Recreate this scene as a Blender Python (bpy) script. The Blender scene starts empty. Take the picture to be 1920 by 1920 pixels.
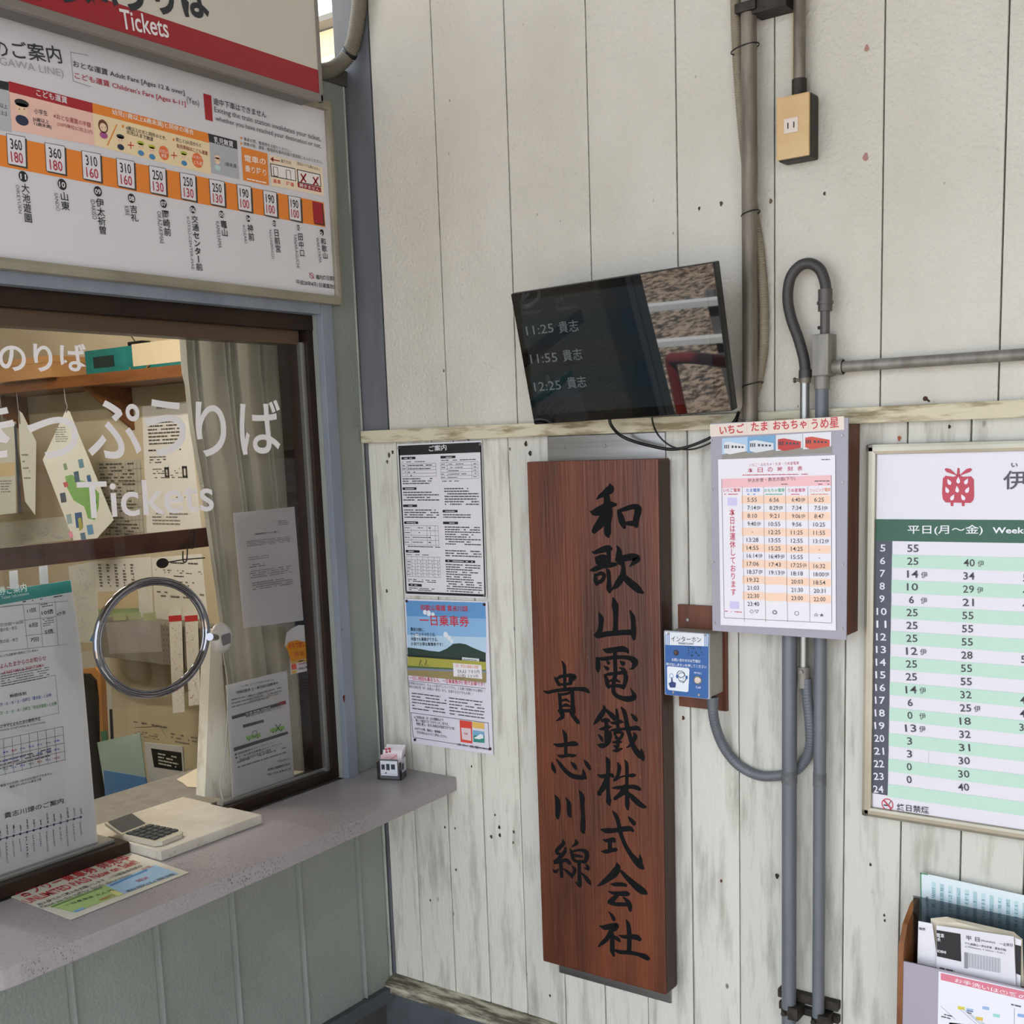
import bpy, bmesh, math, random
from mathutils import Vector, Matrix
random.seed(7)
C = bpy.context.scene
# ------------------------------------------------------------------ camera
W3 = ((0.81352811, 0.58047381, -0.03495957),      # camera right in the world
      (0.06109386, -0.14509728, -0.9875294),      # camera down
      (-0.5783075, 0.80124711, -0.1535041))       # camera forward
R_, D_, F_ = [Vector(v) for v in W3]
CAM = Vector((1.93171, -2.1, 1.70))
FPX, CX, CY = 2176.83, 960.0, 1170.74
cd = bpy.data.cameras.new('camera'); cam = bpy.data.objects.new('camera', cd); C.collection.objects.link(cam)
cd.sensor_width = 36; cd.sensor_fit = 'HORIZONTAL'; cd.lens = FPX / 1920 * 36
cd.shift_y = (CY - 960) / 1920; cd.clip_start = .05; cd.clip_end = 200
cam.matrix_world = Matrix(((R_.x, -D_.x, -F_.x, CAM.x), (R_.y, -D_.y, -F_.y, CAM.y), (R_.z, -D_.z, -F_.z, CAM.z), (0, 0, 0, 1)))
C.camera = cam
# ------------------------------------------------------------------ world: bright overcast sky, exposure
w = bpy.data.worlds.new('overcast'); C.world = w; w.use_nodes = True
nt = w.node_tree; bg = nt.nodes['Background']
tc = nt.nodes.new('ShaderNodeTexCoord'); nz = nt.nodes.new('ShaderNodeTexNoise'); cr = nt.nodes.new('ShaderNodeValToRGB')
nz.inputs['Scale'].default_value = 1.6; nz.inputs['Detail'].default_value = 4
cr.color_ramp.elements[0].position = .3; cr.color_ramp.elements[0].color = (.72, .84, 1, 1)
cr.color_ramp.elements[1].position = .7; cr.color_ramp.elements[1].color = (.93, .96, 1, 1)
nt.links.new(tc.outputs['Generated'], nz.inputs['Vector']); nt.links.new(nz.outputs['Fac'], cr.inputs['Fac'])
nt.links.new(cr.outputs['Color'], bg.inputs['Color']); bg.inputs['Strength'].default_value = 3.0
sd = bpy.data.lights.new('sun', 'SUN'); sd.energy = 30; sd.angle = .02; sd.color = (1, .98, .95)
so_ = bpy.data.objects.new('sun', sd); C.collection.objects.link(so_); so_.rotation_euler = Vector((-.25, -.62, -1)).to_track_quat('-Z', 'Y').to_euler()
C.view_settings.view_transform = 'Standard'; C.view_settings.look = 'None'
C.view_settings.gamma = 1; C.view_settings.use_curve_mapping = False
C.view_settings.exposure = 0.0
# ------------------------------------------------------------------ pixel rays onto real planes
def ray(px, py): return R_ * ((px - CX) / FPX) + D_ * ((py - CY) / FPX) + F_
def onplane(px, py, O, N):
    r = ray(px, py); return CAM + r * ((O - CAM).dot(N) / r.dot(N))
def B(px, py, y=0.): return onplane(px, py, Vector((0, y, 0)), Vector((0, 1, 0)))
def L(px, py, x=0.): return onplane(px, py, Vector((x, 0, 0)), Vector((1, 0, 0)))
def H(px, py, z): return onplane(px, py, Vector((0, 0, z)), Vector((0, 0, 1)))
X, Y, Z = Vector((1, 0, 0)), Vector((0, 1, 0)), Vector((0, 0, 1))
# ------------------------------------------------------------------ materials
def lin(h):
    v = [int(h[i:i + 2], 16) / 255 for i in (0, 2, 4)]
    return tuple(c / 12.92 if c <= .04045 else ((c + .055) / 1.055) ** 2.4 for c in v) + (1,)
_m = {}
def mat(name, hexa, rough=.6, metal=0., alt=None, scale=(8, 8, 8), lo=.35, hi=.65, bump=0., bscale=60, detail=4, spots=None, spot_scale=25, spot_t=.12, spec=.5, trans=0, vary=0):
    if name in _m: return _m[name]
    m = bpy.data.materials.new(name); m.use_nodes = True; n = m.node_tree; b = n.nodes['Principled BSDF']
    b.inputs['Base Color'].default_value = lin(hexa); b.inputs['Roughness'].default_value = rough; b.inputs['Metallic'].default_value = metal
    b.inputs['Specular IOR Level'].default_value = spec
    if trans: b.inputs['Transmission Weight'].default_value = trans
    tcn = n.nodes.new('ShaderNodeTexCoord'); col = None
    def mapped(sc):
        mp = n.nodes.new('ShaderNodeMapping'); mp.inputs['Scale'].default_value = sc
        n.links.new(tcn.outputs['Object'], mp.inputs['Vector'])
        if vary:
            oi = n.nodes.new('ShaderNodeObjectInfo'); vm = n.nodes.new('ShaderNodeVectorMath'); vm.operation = 'SCALE'
            cb = n.nodes.new('ShaderNodeCombineXYZ')
            n.links.new(oi.outputs['Random'], cb.inputs[0]); n.links.new(oi.outputs['Random'], cb.inputs[2])
            n.links.new(cb.outputs[0], vm.inputs[0]); vm.inputs['Scale'].default_value = 30
            n.links.new(vm.outputs[0], mp.inputs['Location'])
        return mp
    if alt:
        t = n.nodes.new('ShaderNodeTexNoise'); t.inputs['Scale'].default_value = 1; t.inputs['Detail'].default_value = detail; t.inputs['Roughness'].default_value = .6
        n.links.new(mapped(scale).outputs[0], t.inputs['Vector'])
        r = n.nodes.new('ShaderNodeValToRGB'); r.color_ramp.elements[0].position = lo; r.color_ramp.elements[1].position = hi
        r.color_ramp.elements[0].color = lin(alt); r.color_ramp.elements[1].color = lin(hexa)
        n.links.new(t.outputs['Fac'], r.inputs['Fac']); col = r.outputs['Color']
    if spots:
        v = n.nodes.new('ShaderNodeTexVoronoi'); v.inputs['Scale'].default_value = 1
        n.links.new(mapped((spot_scale, spot_scale, spot_scale * .6)).outputs[0], v.inputs['Vector'])
        r = n.nodes.new('ShaderNodeValToRGB'); r.color_ramp.elements[0].position = spot_t * .6; r.color_ramp.elements[1].position = spot_t
        r.color_ramp.elements[0].color = (1, 1, 1, 1); r.color_ramp.elements[1].color = (0, 0, 0, 1)
        t2 = n.nodes.new('ShaderNodeTexNoise'); t2.inputs['Scale'].default_value = 5; n.links.new(tcn.outputs['Object'], t2.inputs['Vector'])
        mu = n.nodes.new('ShaderNodeMath'); mu.operation = 'MULTIPLY'
        r2 = n.nodes.new('ShaderNodeValToRGB'); r2.color_ramp.elements[0].position = .45; r2.color_ramp.elements[1].position = .62
        n.links.new(v.outputs['Distance'], r.inputs['Fac']); n.links.new(t2.outputs['Fac'], r2.inputs['Fac'])
        n.links.new(r.outputs['Color'], mu.inputs[0]); n.links.new(r2.outputs['Color'], mu.inputs[1])
        mx = n.nodes.new('ShaderNodeMix'); mx.data_type = 'RGBA'
        n.links.new(mu.outputs[0], mx.inputs['Factor'])
        if col: n.links.new(col, mx.inputs[6])
        else: mx.inputs[6].default_value = lin(hexa)
        mx.inputs[7].default_value = lin(spots); col = mx.outputs[2]
    if vary:
        oi = n.nodes.new('ShaderNodeObjectInfo'); mr = n.nodes.new('ShaderNodeMapRange')
        mr.inputs['To Min'].default_value = 1 - vary; mr.inputs['To Max'].default_value = 1 + vary * .4
        n.links.new(oi.outputs['Random'], mr.inputs['Value'])
        hs = n.nodes.new('ShaderNodeHueSaturation'); n.links.new(mr.outputs[0], hs.inputs['Value'])
        if col: n.links.new(col, hs.inputs['Color'])
        else: hs.inputs['Color'].default_value = lin(hexa)
        col = hs.outputs[0]
    if col: n.links.new(col, b.inputs['Base Color'])
    if bump:
        t = n.nodes.new('ShaderNodeTexNoise'); t.inputs['Scale'].default_value = 1; t.inputs['Detail'].default_value = 3
        bs = bscale if isinstance(bscale, tuple) else (bscale,) * 3
        n.links.new(mapped(bs).outputs[0], t.inputs['Vector'])
        bn = n.nodes.new('ShaderNodeBump'); bn.inputs['Strength'].default_value = bump; bn.inputs['Distance'].default_value = .004
        n.links.new(t.outputs['Fac'], bn.inputs['Height']); n.links.new(bn.outputs[0], b.inputs['Normal'])
    _m[name] = m; return m
def ink(hexa, rough=.5): return mat('ink_' + hexa, hexa, rough, alt=None)
def emit(name, hexa, s, base='050506'):
    if name in _m: return _m[name]
    m = mat(name, base, .25); b = m.node_tree.nodes['Principled BSDF']
    b.inputs['Emission Color'].default_value = lin(hexa); b.inputs['Emission Strength'].default_value = s; return m
def clear(name, ior=1.45, tint='ffffff'):
    if name in _m: return _m[name]
    m = bpy.data.materials.new(name); m.use_nodes = True; n = m.node_tree; n.nodes.clear()
    o = n.nodes.new('ShaderNodeOutputMaterial'); mx = n.nodes.new('ShaderNodeMixShader'); t = n.nodes.new('ShaderNodeBsdfTransparent'); g = n.nodes.new('ShaderNodeBsdfGlossy')
    f = n.nodes.new('ShaderNodeFresnel'); f.inputs['IOR'].default_value = ior; g.inputs['Roughness'].default_value = .01; t.inputs['Color'].default_value = lin(tint)
    n.links.new(f.outputs[0], mx.inputs[0]); n.links.new(t.outputs[0], mx.inputs[1]); n.links.new(g.outputs[0], mx.inputs[2]); n.links.new(mx.outputs[0], o.inputs[0])
    _m[name] = m; return m
# ------------------------------------------------------------------ objects
def wloc(o):
    v = Vector((0, 0, 0))
    while o: v += o.location; o = o.parent
    return v
def tag(o, label=None, cat=None, group=None, kind=None):
    if label: o['label'] = label
    if cat: o['category'] = cat
    if group: o['group'] = group
    if kind: o['kind'] = kind
    return o
def thing(name, label, cat, loc, group=None):
    o = bpy.data.objects.new(name, None); o.empty_display_size = .05; C.collection.objects.link(o); o.location = loc
    return tag(o, label, cat, group)
def struct(name, loc=(0, 0, 0)):
    o = bpy.data.objects.new(name, None); C.collection.objects.link(o); o.location = loc; o['kind'] = 'structure'; return o
class MB:
    def __init__(s): s.v = []; s.f = []; s.mi = []; s.ms = []; s.sm = []
    def add(s, vs, fs, m=None, smooth=False):
        if m is None: i = 0
        else:
            if m not in s.ms: s.ms.append(m)
            i = s.ms.index(m)
        k = len(s.v); s.v += [Vector(v) for v in vs]
        for f in fs: s.f.append([a + k for a in f]); s.mi.append(i); s.sm.append(smooth)
        return s
    def box(s, a, b, m=None, bev=0.):
        a, b = Vector(a), Vector(b); lo = Vector(map(min, a, b)); hi = Vector(map(max, a, b)); e = min(bev, *(x * .45 for x in (hi - lo)))
        if e <= 0:
            vs = [(x, y, z) for x in (lo.x, hi.x) for y in (lo.y, hi.y) for z in (lo.z, hi.z)]
            return s.add(vs, [(0, 1, 3, 2), (4, 6, 7, 5), (0, 4, 5, 1), (2, 3, 7, 6), (0, 2, 6, 4), (1, 5, 7, 3)], m)
        bm = bmesh.new(); bmesh.ops.create_cube(bm, size=1)
        for v in bm.verts: v.co = Vector([lo[i] + (v.co[i] + .5) * (hi[i] - lo[i]) for i in range(3)])
        bmesh.ops.bevel(bm, geom=bm.edges[:], offset=e, segments=2, profile=.7, affect='EDGES')
        bm.verts.index_update(); s.add([v.co.copy() for v in bm.verts], [[v.index for v in f.verts] for f in bm.faces], m); bm.free(); return s
    def obox(s, O, U, V, N, a, b, m=None):
        vs = [O + U * x + V * y + N * z for x in (a[0], b[0]) for y in (a[1], b[1]) for z in (a[2], b[2])]
        return s.add(vs, [(0, 1, 3, 2), (4, 6, 7, 5), (0, 4, 5, 1), (2, 3, 7, 6), (0, 2, 6, 4), (1, 5, 7, 3)], m)
    def prism(s, pts, N, m=None):          # pts: loop on the far side, extruded by vector N
        k = len(pts); N = Vector(N); vs = [Vector(p) for p in pts] + [Vector(p) + N for p in pts]
        return s.add(vs, [list(range(k))[::-1], list(range(k, 2 * k))] + [(i, (i + 1) % k, (i + 1) % k + k, i + k) for i in range(k)], m)
    def tube(s, pts, r, seg=12, m=None, cap=True, smooth=True, rs=None):
        pts = [Vector(p) for p in pts]; n = len(pts); k0 = len(s.v); vs = []; fs = []; up = None
        for i, p in enumerate(pts):
            t = (pts[min(i + 1, n - 1)] - pts[max(i - 1, 0)]).normalized()
            if up is None: up = t.orthogonal().normalized()
            up = (up - t * up.dot(t)).normalized(); sd = t.cross(up); rr = rs[i] if rs else r
            vs += [p + (up * math.cos(a) + sd * math.sin(a)) * rr for a in [2 * math.pi * j / seg for j in range(seg)]]
        for i in range(n - 1):
            for j in range(seg): fs.append((i * seg + j, i * seg + (j + 1) % seg, (i + 1) * seg + (j + 1) % seg, (i + 1) * seg + j))
        s.add(vs, fs, m, smooth)
        if cap: s.add(vs[:seg], [list(range(seg))[::-1]], m); s.add(vs[-seg:], [list(range(seg))], m)
        return s
    def build(s, name, m=None, parent=None, label=None):
        me = bpy.data.meshes.new(name); off = wloc(parent)
        me.from_pydata([v - off for v in s.v], [], s.f)
        for x in ([m] if m else s.ms): me.materials.append(x)
        for p, i, q in zip(me.polygons, s.mi, s.sm): p.material_index = 0 if m else i; p.use_smooth = q
        bm = bmesh.new(); bm.from_mesh(me); bmesh.ops.recalc_face_normals(bm, faces=bm.faces[:]); bm.to_mesh(me); bm.free()
        o = bpy.data.objects.new(name, me); C.collection.objects.link(o)
        if parent: o.parent = parent
        if label: o['label'] = label
        return o
def curve(pts, n=8):                       # Catmull-Rom through points of any dimension
    pts = [Vector(p) for p in pts]; P = [pts[0] * 2 - pts[1]] + pts + [pts[-1] * 2 - pts[-2]]; out = []
    for i in range(1, len(P) - 2):
        for k in range(n):
            t = k / n; a, b, c, d = P[i - 1:i + 3]
            out.append(.5 * ((2 * b) + (c - a) * t + (2 * a - 5 * b + 4 * c - d) * t * t + (3 * b - a - 3 * c + d) * t ** 3))
    return out + [pts[-1]]
# ------------------------------------------------------------------ flat print on a plane
_fc = bpy.data.curves.new('glyphs', 'FONT')
_fc.resolution_u = 2; _fo = bpy.data.objects.new('glyphs', _fc); _tc = {}
def glyphs(s, bold=0., res=2):
    if any(ord(c) >= 0x4e00 for c in s): bold = min(bold, .01)
    k = (s, bold, res)
    if k not in _tc:
        _fc.body = s; _fc.offset = bold; _fc.resolution_u = res
        me = bpy.data.meshes.new_from_object(_fo)
        _tc[k] = ([v.co.xy.copy() for v in me.vertices], [list(p.vertices) for p in me.polygons]); bpy.data.meshes.remove(me)
    return _tc[k]
class Sign:
    def __init__(s, O, U, V, parent): s.O, s.U, s.V = Vector(O), Vector(U).normalized(), Vector(V).normalized(); s.N = s.U.cross(s.V); s.P = parent; s.g = {}; s.big = True
    def uv(s, px, py):
        p = onplane(px, py, s.O, s.N) - s.O; return Vector((p.dot(s.U), p.dot(s.V)))
    def put(s, pts, fs, col, lv, name):
        mb = s.g.setdefault(name, MB()); mb.add([s.O + s.U * p[0] + s.V * p[1] + s.N * (.00025 * lv) for p in pts], fs, col if not isinstance(col, str) else ink(col))
    def solo(s, f):                     # run f on its own, so its print becomes a part of its own
        keep, s.g = s.g, {}; f(); s.done(False); s.g = keep
    def quad(s, pts, col, lv=1, name='printed_graphics'):
        q = [s.uv(*p) for p in pts]; s.put(q, [list(range(len(q)))], col, lv, name)
    def rect(s, x0, y0, x1, y1, col, lv=1, name='printed_graphics'):
        a, b = s.uv(x0, y0), s.uv(x1, y1); s.put([(a.x, a.y), (b.x, a.y), (b.x, b.y), (a.x, b.y)], [(0, 1, 2, 3)], col, lv, name)
    def frame(s, x0, y0, x1, y1, wpx, col, lv=2, name='printed_graphics'):
        a, b = s.uv(x0, y0), s.uv(x1, y1); t = abs(s.uv(x0 + wpx, y0).x - a.x)
        for q in (((a.x, a.y), (b.x, a.y - t)), ((a.x, b.y + t), (b.x, b.y)), ((a.x, a.y), (a.x + t, b.y)), ((b.x - t, a.y), (b.x, b.y))):
            (u0, v0), (u1, v1) = q; s.put([(u0, v0), (u1, v0), (u1, v1), (u0, v1)], [(0, 1, 2, 3)], col, lv, name)
    def line(s, x0, y0, x1, y1, wpx, col, lv=2, name='printed_graphics'):
        a, b = s.uv(x0, y0), s.uv(x1, y1); d = (b - a).normalized(); t = Vector((-d.y, d.x)) * (.5 * wpx * .001)
        s.put([a + t, b + t, b - t, a - t], [(0, 1, 2, 3)], col, lv, name)
    def disc(s, x, y, rpx, col, lv=2, n=20, name='printed_graphics', ring=0, sy=1):
        c = s.uv(x, y); r = rpx * .001
        o = [(c.x + r * math.cos(a), c.y + sy * r * math.sin(a)) for a in [2 * math.pi * i / n for i in range(n)]]
        if not ring: s.put(o, [list(range(n))], col, lv, name)
        else:
            q = 1 - ring; i_ = [(c.x + r * q * math.cos(a), c.y + sy * r * q * math.sin(a)) for a in [2 * math.pi * i / n for i in range(n)]]
            s.put(o + i_, [(i, (i + 1) % n, (i + 1) % n + n, i + n) for i in range(n)], col, lv, name)
    def t(s, txt, x0, y0, x1, y1, h, col, bold=0., lv=4, hx=False, res=2, name='printed_lettering'):
        a, b = s.uv(x0, y0), s.uv(x1, y1); c = s.uv(x0 + h, y0) if hx else s.uv(x0, y0 - h)
        d = b - a; Lw = d.length; d.normalize(); n = Vector((-d.y, d.x)); hh = abs((c - a).dot(n)) or (c - a).length
        if (h >= 12.5 or name == 'screen_lettering') and not hx and s.big:
            s.big = False; s.solo(lambda: s.t(txt, x0, y0, x1, y1, h, col, bold, lv, hx, res, name)); s.big = True; return
        vs, fs = glyphs(txt, bold, res)
        if not vs: return
        xs = [v.x for v in vs]; ys = [v.y for v in vs]; x_, w_ = min(xs), max(xs) - min(xs) or 1; y_, h_ = min(ys), max(ys) - min(ys) or 1
        s.put([a + d * ((v.x - x_) / w_ * Lw) + n * ((v.y - y_) / h_ * hh) for v in vs], fs, col, lv, name)
    def tv(s, txt, x0, y0, x1, y1, wpx, col, bold=0., lv=4, name='printed_lettering'):
        a, b = s.uv(x0, y0), s.uv(x1, y1); d = b - a; n = len(txt); cell = d / n; hh = cell.length; ww = abs(s.uv(x0 + wpx, y0).x - a.x); d.normalize(); r = Vector((-d.y, d.x))
        for i, ch in enumerate(txt):
            if ch == ' ': continue
            vs, fs = glyphs(ch, bold); c = a + cell * (i + .5)
            for_ = [(v.x - .5, v.y - .38) for v in vs]
            if ch == 'ー': for_ = [(y, -x) for x, y in for_]
            s.put([c + r * (x * ww) - d * (y * hh) for x, y in for_], fs, col, lv, name)
    def fill(s, x0, y0, x1, y1, rows, col='55505a', dens=.85, lv=3, hfrac=.45, last=.7, name='printed_lettering', seed=None):
        rn = random.Random(seed if seed is not None else int(x0 * 7 + y0)); a, b = s.uv(x0, y0), s.uv(x1, y1); rh = max(a.y - s.uv(x0, y1).y, .0035 * rows) / rows; W = b.x - a.x
        for i in range(rows):
            yt = a.y - rh * (i + .25); u = a.x; end = a.x + W * (1 if rn.random() > .35 else rn.uniform(last, 1))
            while u < end:
                l = rn.uniform(.6, 3) * rh * .8
                if rn.random() < dens: s.put([(u, yt), (min(u + l, end), yt), (min(u + l, end), yt - rh * hfrac), (u, yt - rh * hfrac)], [(0, 1, 2, 3)], col, lv, name)
                u += l + rh * .22
    def brush(s, ox, oy, sc, strokes, col, lv=4, name='painted_lettering'):
        for si, st in enumerate(strokes):
            lv = 1 + si * .12
            q = [tuple(float(t) for t in p.split(',')) for p in st.split(';') if p.strip()]
            if len(q) == 1: q.append((q[0][0] + 1, q[0][1], q[0][2]))
            P = curve([Vector(p) for p in q], 6); vs = []; n = len(P)
            for i, p in enumerate(P):
                t = (P[min(i + 1, n - 1)] - P[max(i - 1, 0)]).xy
                if t.length < 1e-6: t = Vector((1, 0))
                t.normalize(); nn = Vector((-t.y, t.x)) * max(p.z, 4)
                vs += [s.uv(ox + (p.x + nn.x) / sc, oy + (p.y + nn.y) / sc), s.uv(ox + (p.x - nn.x) / sc, oy + (p.y - nn.y) / sc)]
            s.put(vs, [(2 * i, 2 * i + 2, 2 * i + 3, 2 * i + 1) for i in range(n - 1)], col, lv, name)
            for p in (P[0], P[-1]):
                lv += .04
                r = max(p.z, 4); s.put([s.uv(ox + (p.x + r * math.cos(a)) / sc, oy + (p.y + r * math.sin(a)) / sc) for a in [2 * math.pi * k / 12 for k in range(12)]], [list(range(12))], col, lv, name)
    def done(s, joined=True):
        for n, mb in s.g.items():
            o = mb.build(n, None, s.P)
            if joined and n in ('printed_lettering', 'printed_graphics', 'painted_lettering', 'train_print'): o['kind'] = 'stuff'
        s.g = {}

# ------------------------------------------------------------------ shared materials
PANEL = mat('embossed_cream_paint', 'cfcbc0', .75, alt='c2bdb0', scale=(3, 3, 2), bump=1.0, bscale=110, spots='8a8172', spot_scale=28, spot_t=.06)
PLANK = mat('weathered_cream_paint', 'd2d0c6', .8, alt='9f9b90', scale=(30, 30, 4.2), lo=.28, hi=.50, detail=8, bump=.5, bscale=(160, 160, 24), spots='4c463c', spot_scale=16, spot_t=.08, vary=.1)
RAIL = mat('peeling_rail_paint', 'cbc3a8', .85, alt='8f8063', scale=(9, 40, 60), lo=.38, hi=.52, detail=8, bump=.7, bscale=(30, 90, 120))
SILL = mat('worn_sill_paint', 'bdb8a2', .9, alt='5b5548', scale=(10, 60, 60), lo=.45, hi=.62, detail=8, bump=.7, bscale=(30, 90, 90))
GREEN = mat('grey_green_embossed_paint', '8f948e', .6, alt='858a84', scale=(4, 4, 4), bump=.5, bscale=130)
BLUEG = mat('blue_grey_gloss_paint', '838a96', .45, alt='757c88', scale=(12, 12, 5), bump=.1)
POSTG = mat('grey_post_paint', '6f7177', .6, alt='5e6065', scale=(10, 10, 2), bump=.15)
DARKG = mat('dark_grey_base_paint', '565a60', .7, alt='44484c', scale=(8, 8, 8), bump=.2)
BLACK = mat('dark_joint_backing', '2b2823', .9)  # dark backing that shows through the gaps between panels and planks
BROWNAL = mat('bronze_aluminium', '3a2b22', .4, .6, alt='2c211b', scale=(6, 6, 6))
SILVER = mat('silver_aluminium', '9c9c98', .35, .8)
CONDUIT = mat('galvanised_grey_conduit', '8a867e', .5, .25, alt='6f6b63', scale=(40, 40, 8), bump=.1)
CONDUITB = mat('brown_stained_conduit', '877e70', .5, .25, alt='564e44', scale=(30, 30, 5), bump=.15)
CONDUITP = mat('painted_grey_conduit', '6c7076', .45, .1, alt='60646a', scale=(30, 30, 4))
IRON = mat('dark_iron_clamp', '2c2926', .6, .5, alt='413a33', scale=(60, 60, 60), bump=.3)
RUBBER = mat('dark_rubber_sheath', '3b3837', .5)
HOSE = mat('beige_flexible_hose', '8f8570', .6, alt='7d735f', scale=(20, 20, 20))
BLACKP = mat('black_plastic', '0b0b0c', .35)
WHITEP = mat('white_paper', 'e6e4e8', .6, alt='dddbe0', scale=(6, 6, 6))
WOODRED = mat('stained_reddish_wood', '70371c', .42, alt='3f1c0d', scale=(13, 13, 1.8), lo=.32, hi=.7, detail=8, bump=.35, bscale=(180, 180, 8), spots='8a4a28', spot_scale=70, spot_t=.1)
WOODSIDE = mat('darker_wood_edge', '3e2011', .5, alt='2c150b', scale=(30, 30, 3), bump=.2, bscale=(120, 120, 8))  # darker wood tone, used only on the right side face of the plaque
WOODBOX = mat('brown_box_wood', '6e3a20', .5, alt='50270f', scale=(30, 30, 3), bump=.1)
STEEL = mat('stainless_plate', 'a3a09d', .28, .9, alt='8c8885', scale=(3, 3, 60))
SCREWM = mat('zinc_screw', '8c8a86', .35, .9)
GLASS = clear('window_glass')
# ================================================================== THE SETTING
# back wall --------------------------------------------------------
wb = struct('wall_back')
MB().box((-.03, .012, -.45), (2.9, .06, 3.5), BLACK).build('backing', None, wb)
xs = [.0785, .2573, .4509, .6482, .8455, 1.0443, 1.2436, 1.4434, 1.643, 1.842, 2.041, 2.24, 2.44, 2.64, 2.84]
zt = B(900, 798)[2]; zr1 = 1.743; zr0 = 1.714
for a, b in zip(xs, xs[1:]):
    MB().box((a + .0014, -.001 + random.uniform(-.0006, .0004), zr1 - .006), (b - .0014, .013, 3.45), bev=.0012).build('panel', PANEL, wb)
px = [.008, .0989, .205, .3128, .4221, .5313, .6387, .7493, .8604, .9681, 1.0765, 1.1849, 1.2932, 1.401, 1.509, 1.617, 1.725, 1.833, 1.94, 2.05, 2.16, 2.27, 2.38, 2.49, 2.6, 2.71, 2.82]
for a, b in zip(px, px[1:]):
    MB().box((a + .0013, -.0005 + random.uniform(-.0012, .0008), .345), (b - .0013, .013, zr0 + .01), bev=.002).build('plank', PLANK, wb)
t1 = struct('trim_1'); MB().box((.004, -.02, zr0), (2.85, .002, zr1), bev=.002).build('rail', RAIL, t1)
# nails in the rail and knots in the planks
for p in ((1739, 752),):
    q = B(*p, -.021); MB().tube([q + Vector((0, .01, 0)), q + Vector((0, -.012, .004))], .0018, 8).tube([q + Vector((0, -.012, .004)), q + Vector((0, -.0135, .004))], .0042, 10).build('nail', mat('rusty_nail', '3b1d12', .8), t1)
for i, (x, y, r, c) in enumerate(((1457, 1643, 5, '2a2520'), (1352, 1652, 3, '5b2a22'), (1281, 1346, 4, '4c241b'), (1625, 90, 5, 'a07a70'), (1623, 294, 6, 'a07a70'), (1546, 363, 3, '4a423a'), (1311, 391, 3, '3a322a'), (1352, 382, 4, '4a423a'), (1445, 377, 4, '6a6050'), (1632, 1621, 3, '443f36'), (1658, 1716, 2.5, '3a352e'), (1659, 1726, 2.5, '3a352e'), (1031, 1867, 3, '2c2722'), (910, 1200, 3, '3a352e'), (884, 1437, 2.5, '2c2722'), (928, 1528, 2.5, '2c2722'), (936, 1551, 4, '2c2722'), (937, 1566, 4, '2c2722'), (921, 1569, 4, '3f3a31'), (963, 1560, 3.5, '4c463a'), (962, 1580, 3, '6a624f'), (834, 1551, 3, '2c2722'), (853, 1553, 2.5, '2c2722'), (807, 1688, 3, '3a352e'), (855, 1631, 3, '3a352e'), (726, 866, 4, '5a5040'), (736, 848, 4, '332c22'), (725, 1108, 4, '4a4236'), (850, 830, 4, '332c22'), (986, 832, 5, '332c22'), (994, 850, 5, '332c22'), (956, 842, 3, '6a6250'), (1686, 822, 4, '9a5a3a'), (1780, 800, 3, '332c22'), (832, 695, 3, '6a6050'))):
    q = B(x, y, -.0022); s = MB(); n = 10; rx = r * .0008
    s.add([q + Vector((rx * (1 + .3 * math.sin(3 * a + i)) * math.cos(a), 0, rx * 1.5 * math.sin(a))) for a in [2 * math.pi * k / n for k in range(n)]], [list(range(n))])
    s.build('nail_mark' if r < 4 else 'knot', mat('knot_' + c, c, .9), wb)
# sill and base of the back wall
zs = .3535
t2 = struct('trim_2')
MB().prism([(.0, .012, zs + .012), (.0, -.034, zs - .006), (.0, -.038, zs - .03), (.0, .012, zs - .03)], (2.85, 0, 0)).build('sill', SILL, t2)
bb = struct('baseboard_back'); MB().box((-.02, -.016, -.45), (2.85, .03, zs - .028), bev=.002).build('base_board', DARKG, bb)
# corner post
tp = struct('trim_3'); MB().box((-.03, -.002, zr1 - .002), (.0755, .03, 3.5), bev=.002).build('post', POSTG, tp)
MB().box((-.03, -.0005, zs), (.0065, .03, zr1), bev=.002).build('post', POSTG, tp)
# left wall: office front around the window -----------------------
wl = struct('wall_left')
ztop = L(650, 165)[2]; zwt = 2.025; zct = .9165; yr = -.142; YE = -1.42
s = MB(); s.box((-.06, YE, zwt), (0, -.012, ztop)).box((-.06, yr, zct), (0, -.012, zwt)).build('embossed_sheet', GREEN, wl)
bats = [-1.311, -1.111, -.911, -.711, -.511, -.311, -.113]
ys = [YE] + bats + [-.012]
for a, b in zip(ys, ys[1:]): MB().box((-.06, a + .0065, .335), (-.0, b - .0065, zct - .01), bev=.001).build('panel', GREEN, wl)
for y in bats:
    MB().prism([(-.03, y - .0068, .335), (-.004, y - .0068, .335), (-.002, y + .0035, .335), (.006, y + .0045, .335), (.006, y + .0064, .335), (-.03, y + .0068, .335)], (0, 0, zct - .345)).build('batten', GREEN, wl)
s = MB().box((-.058, -.0125, .335), (.0015, -.008, ztop)); s.build('edge_strip', mat('chipped_edge_paint', 'b9bfb4', .6, alt='8a8f86', scale=(40, 40, 6), lo=.3, hi=.5), wl)
MB().box((-.08, YE, .30), (.018, .0, .336), bev=.003).build('bottom_rail', DARKG, wl)
MB().box((-.05, YE, -.45), (-.02, -.0, .31)).build('base_board', mat('dark_grey_base_concrete', '5b5a56', .9, alt='474642', scale=(6, 6, 6), bump=.3), wl)  # dark grey concrete base under the office front
MB().box((-.07, YE, ztop - .0), (.006, .02, ztop + .035), bev=.003).build('cap_rail', mat('dark_cap_rail', '4b4842', .7), wl)
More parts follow.
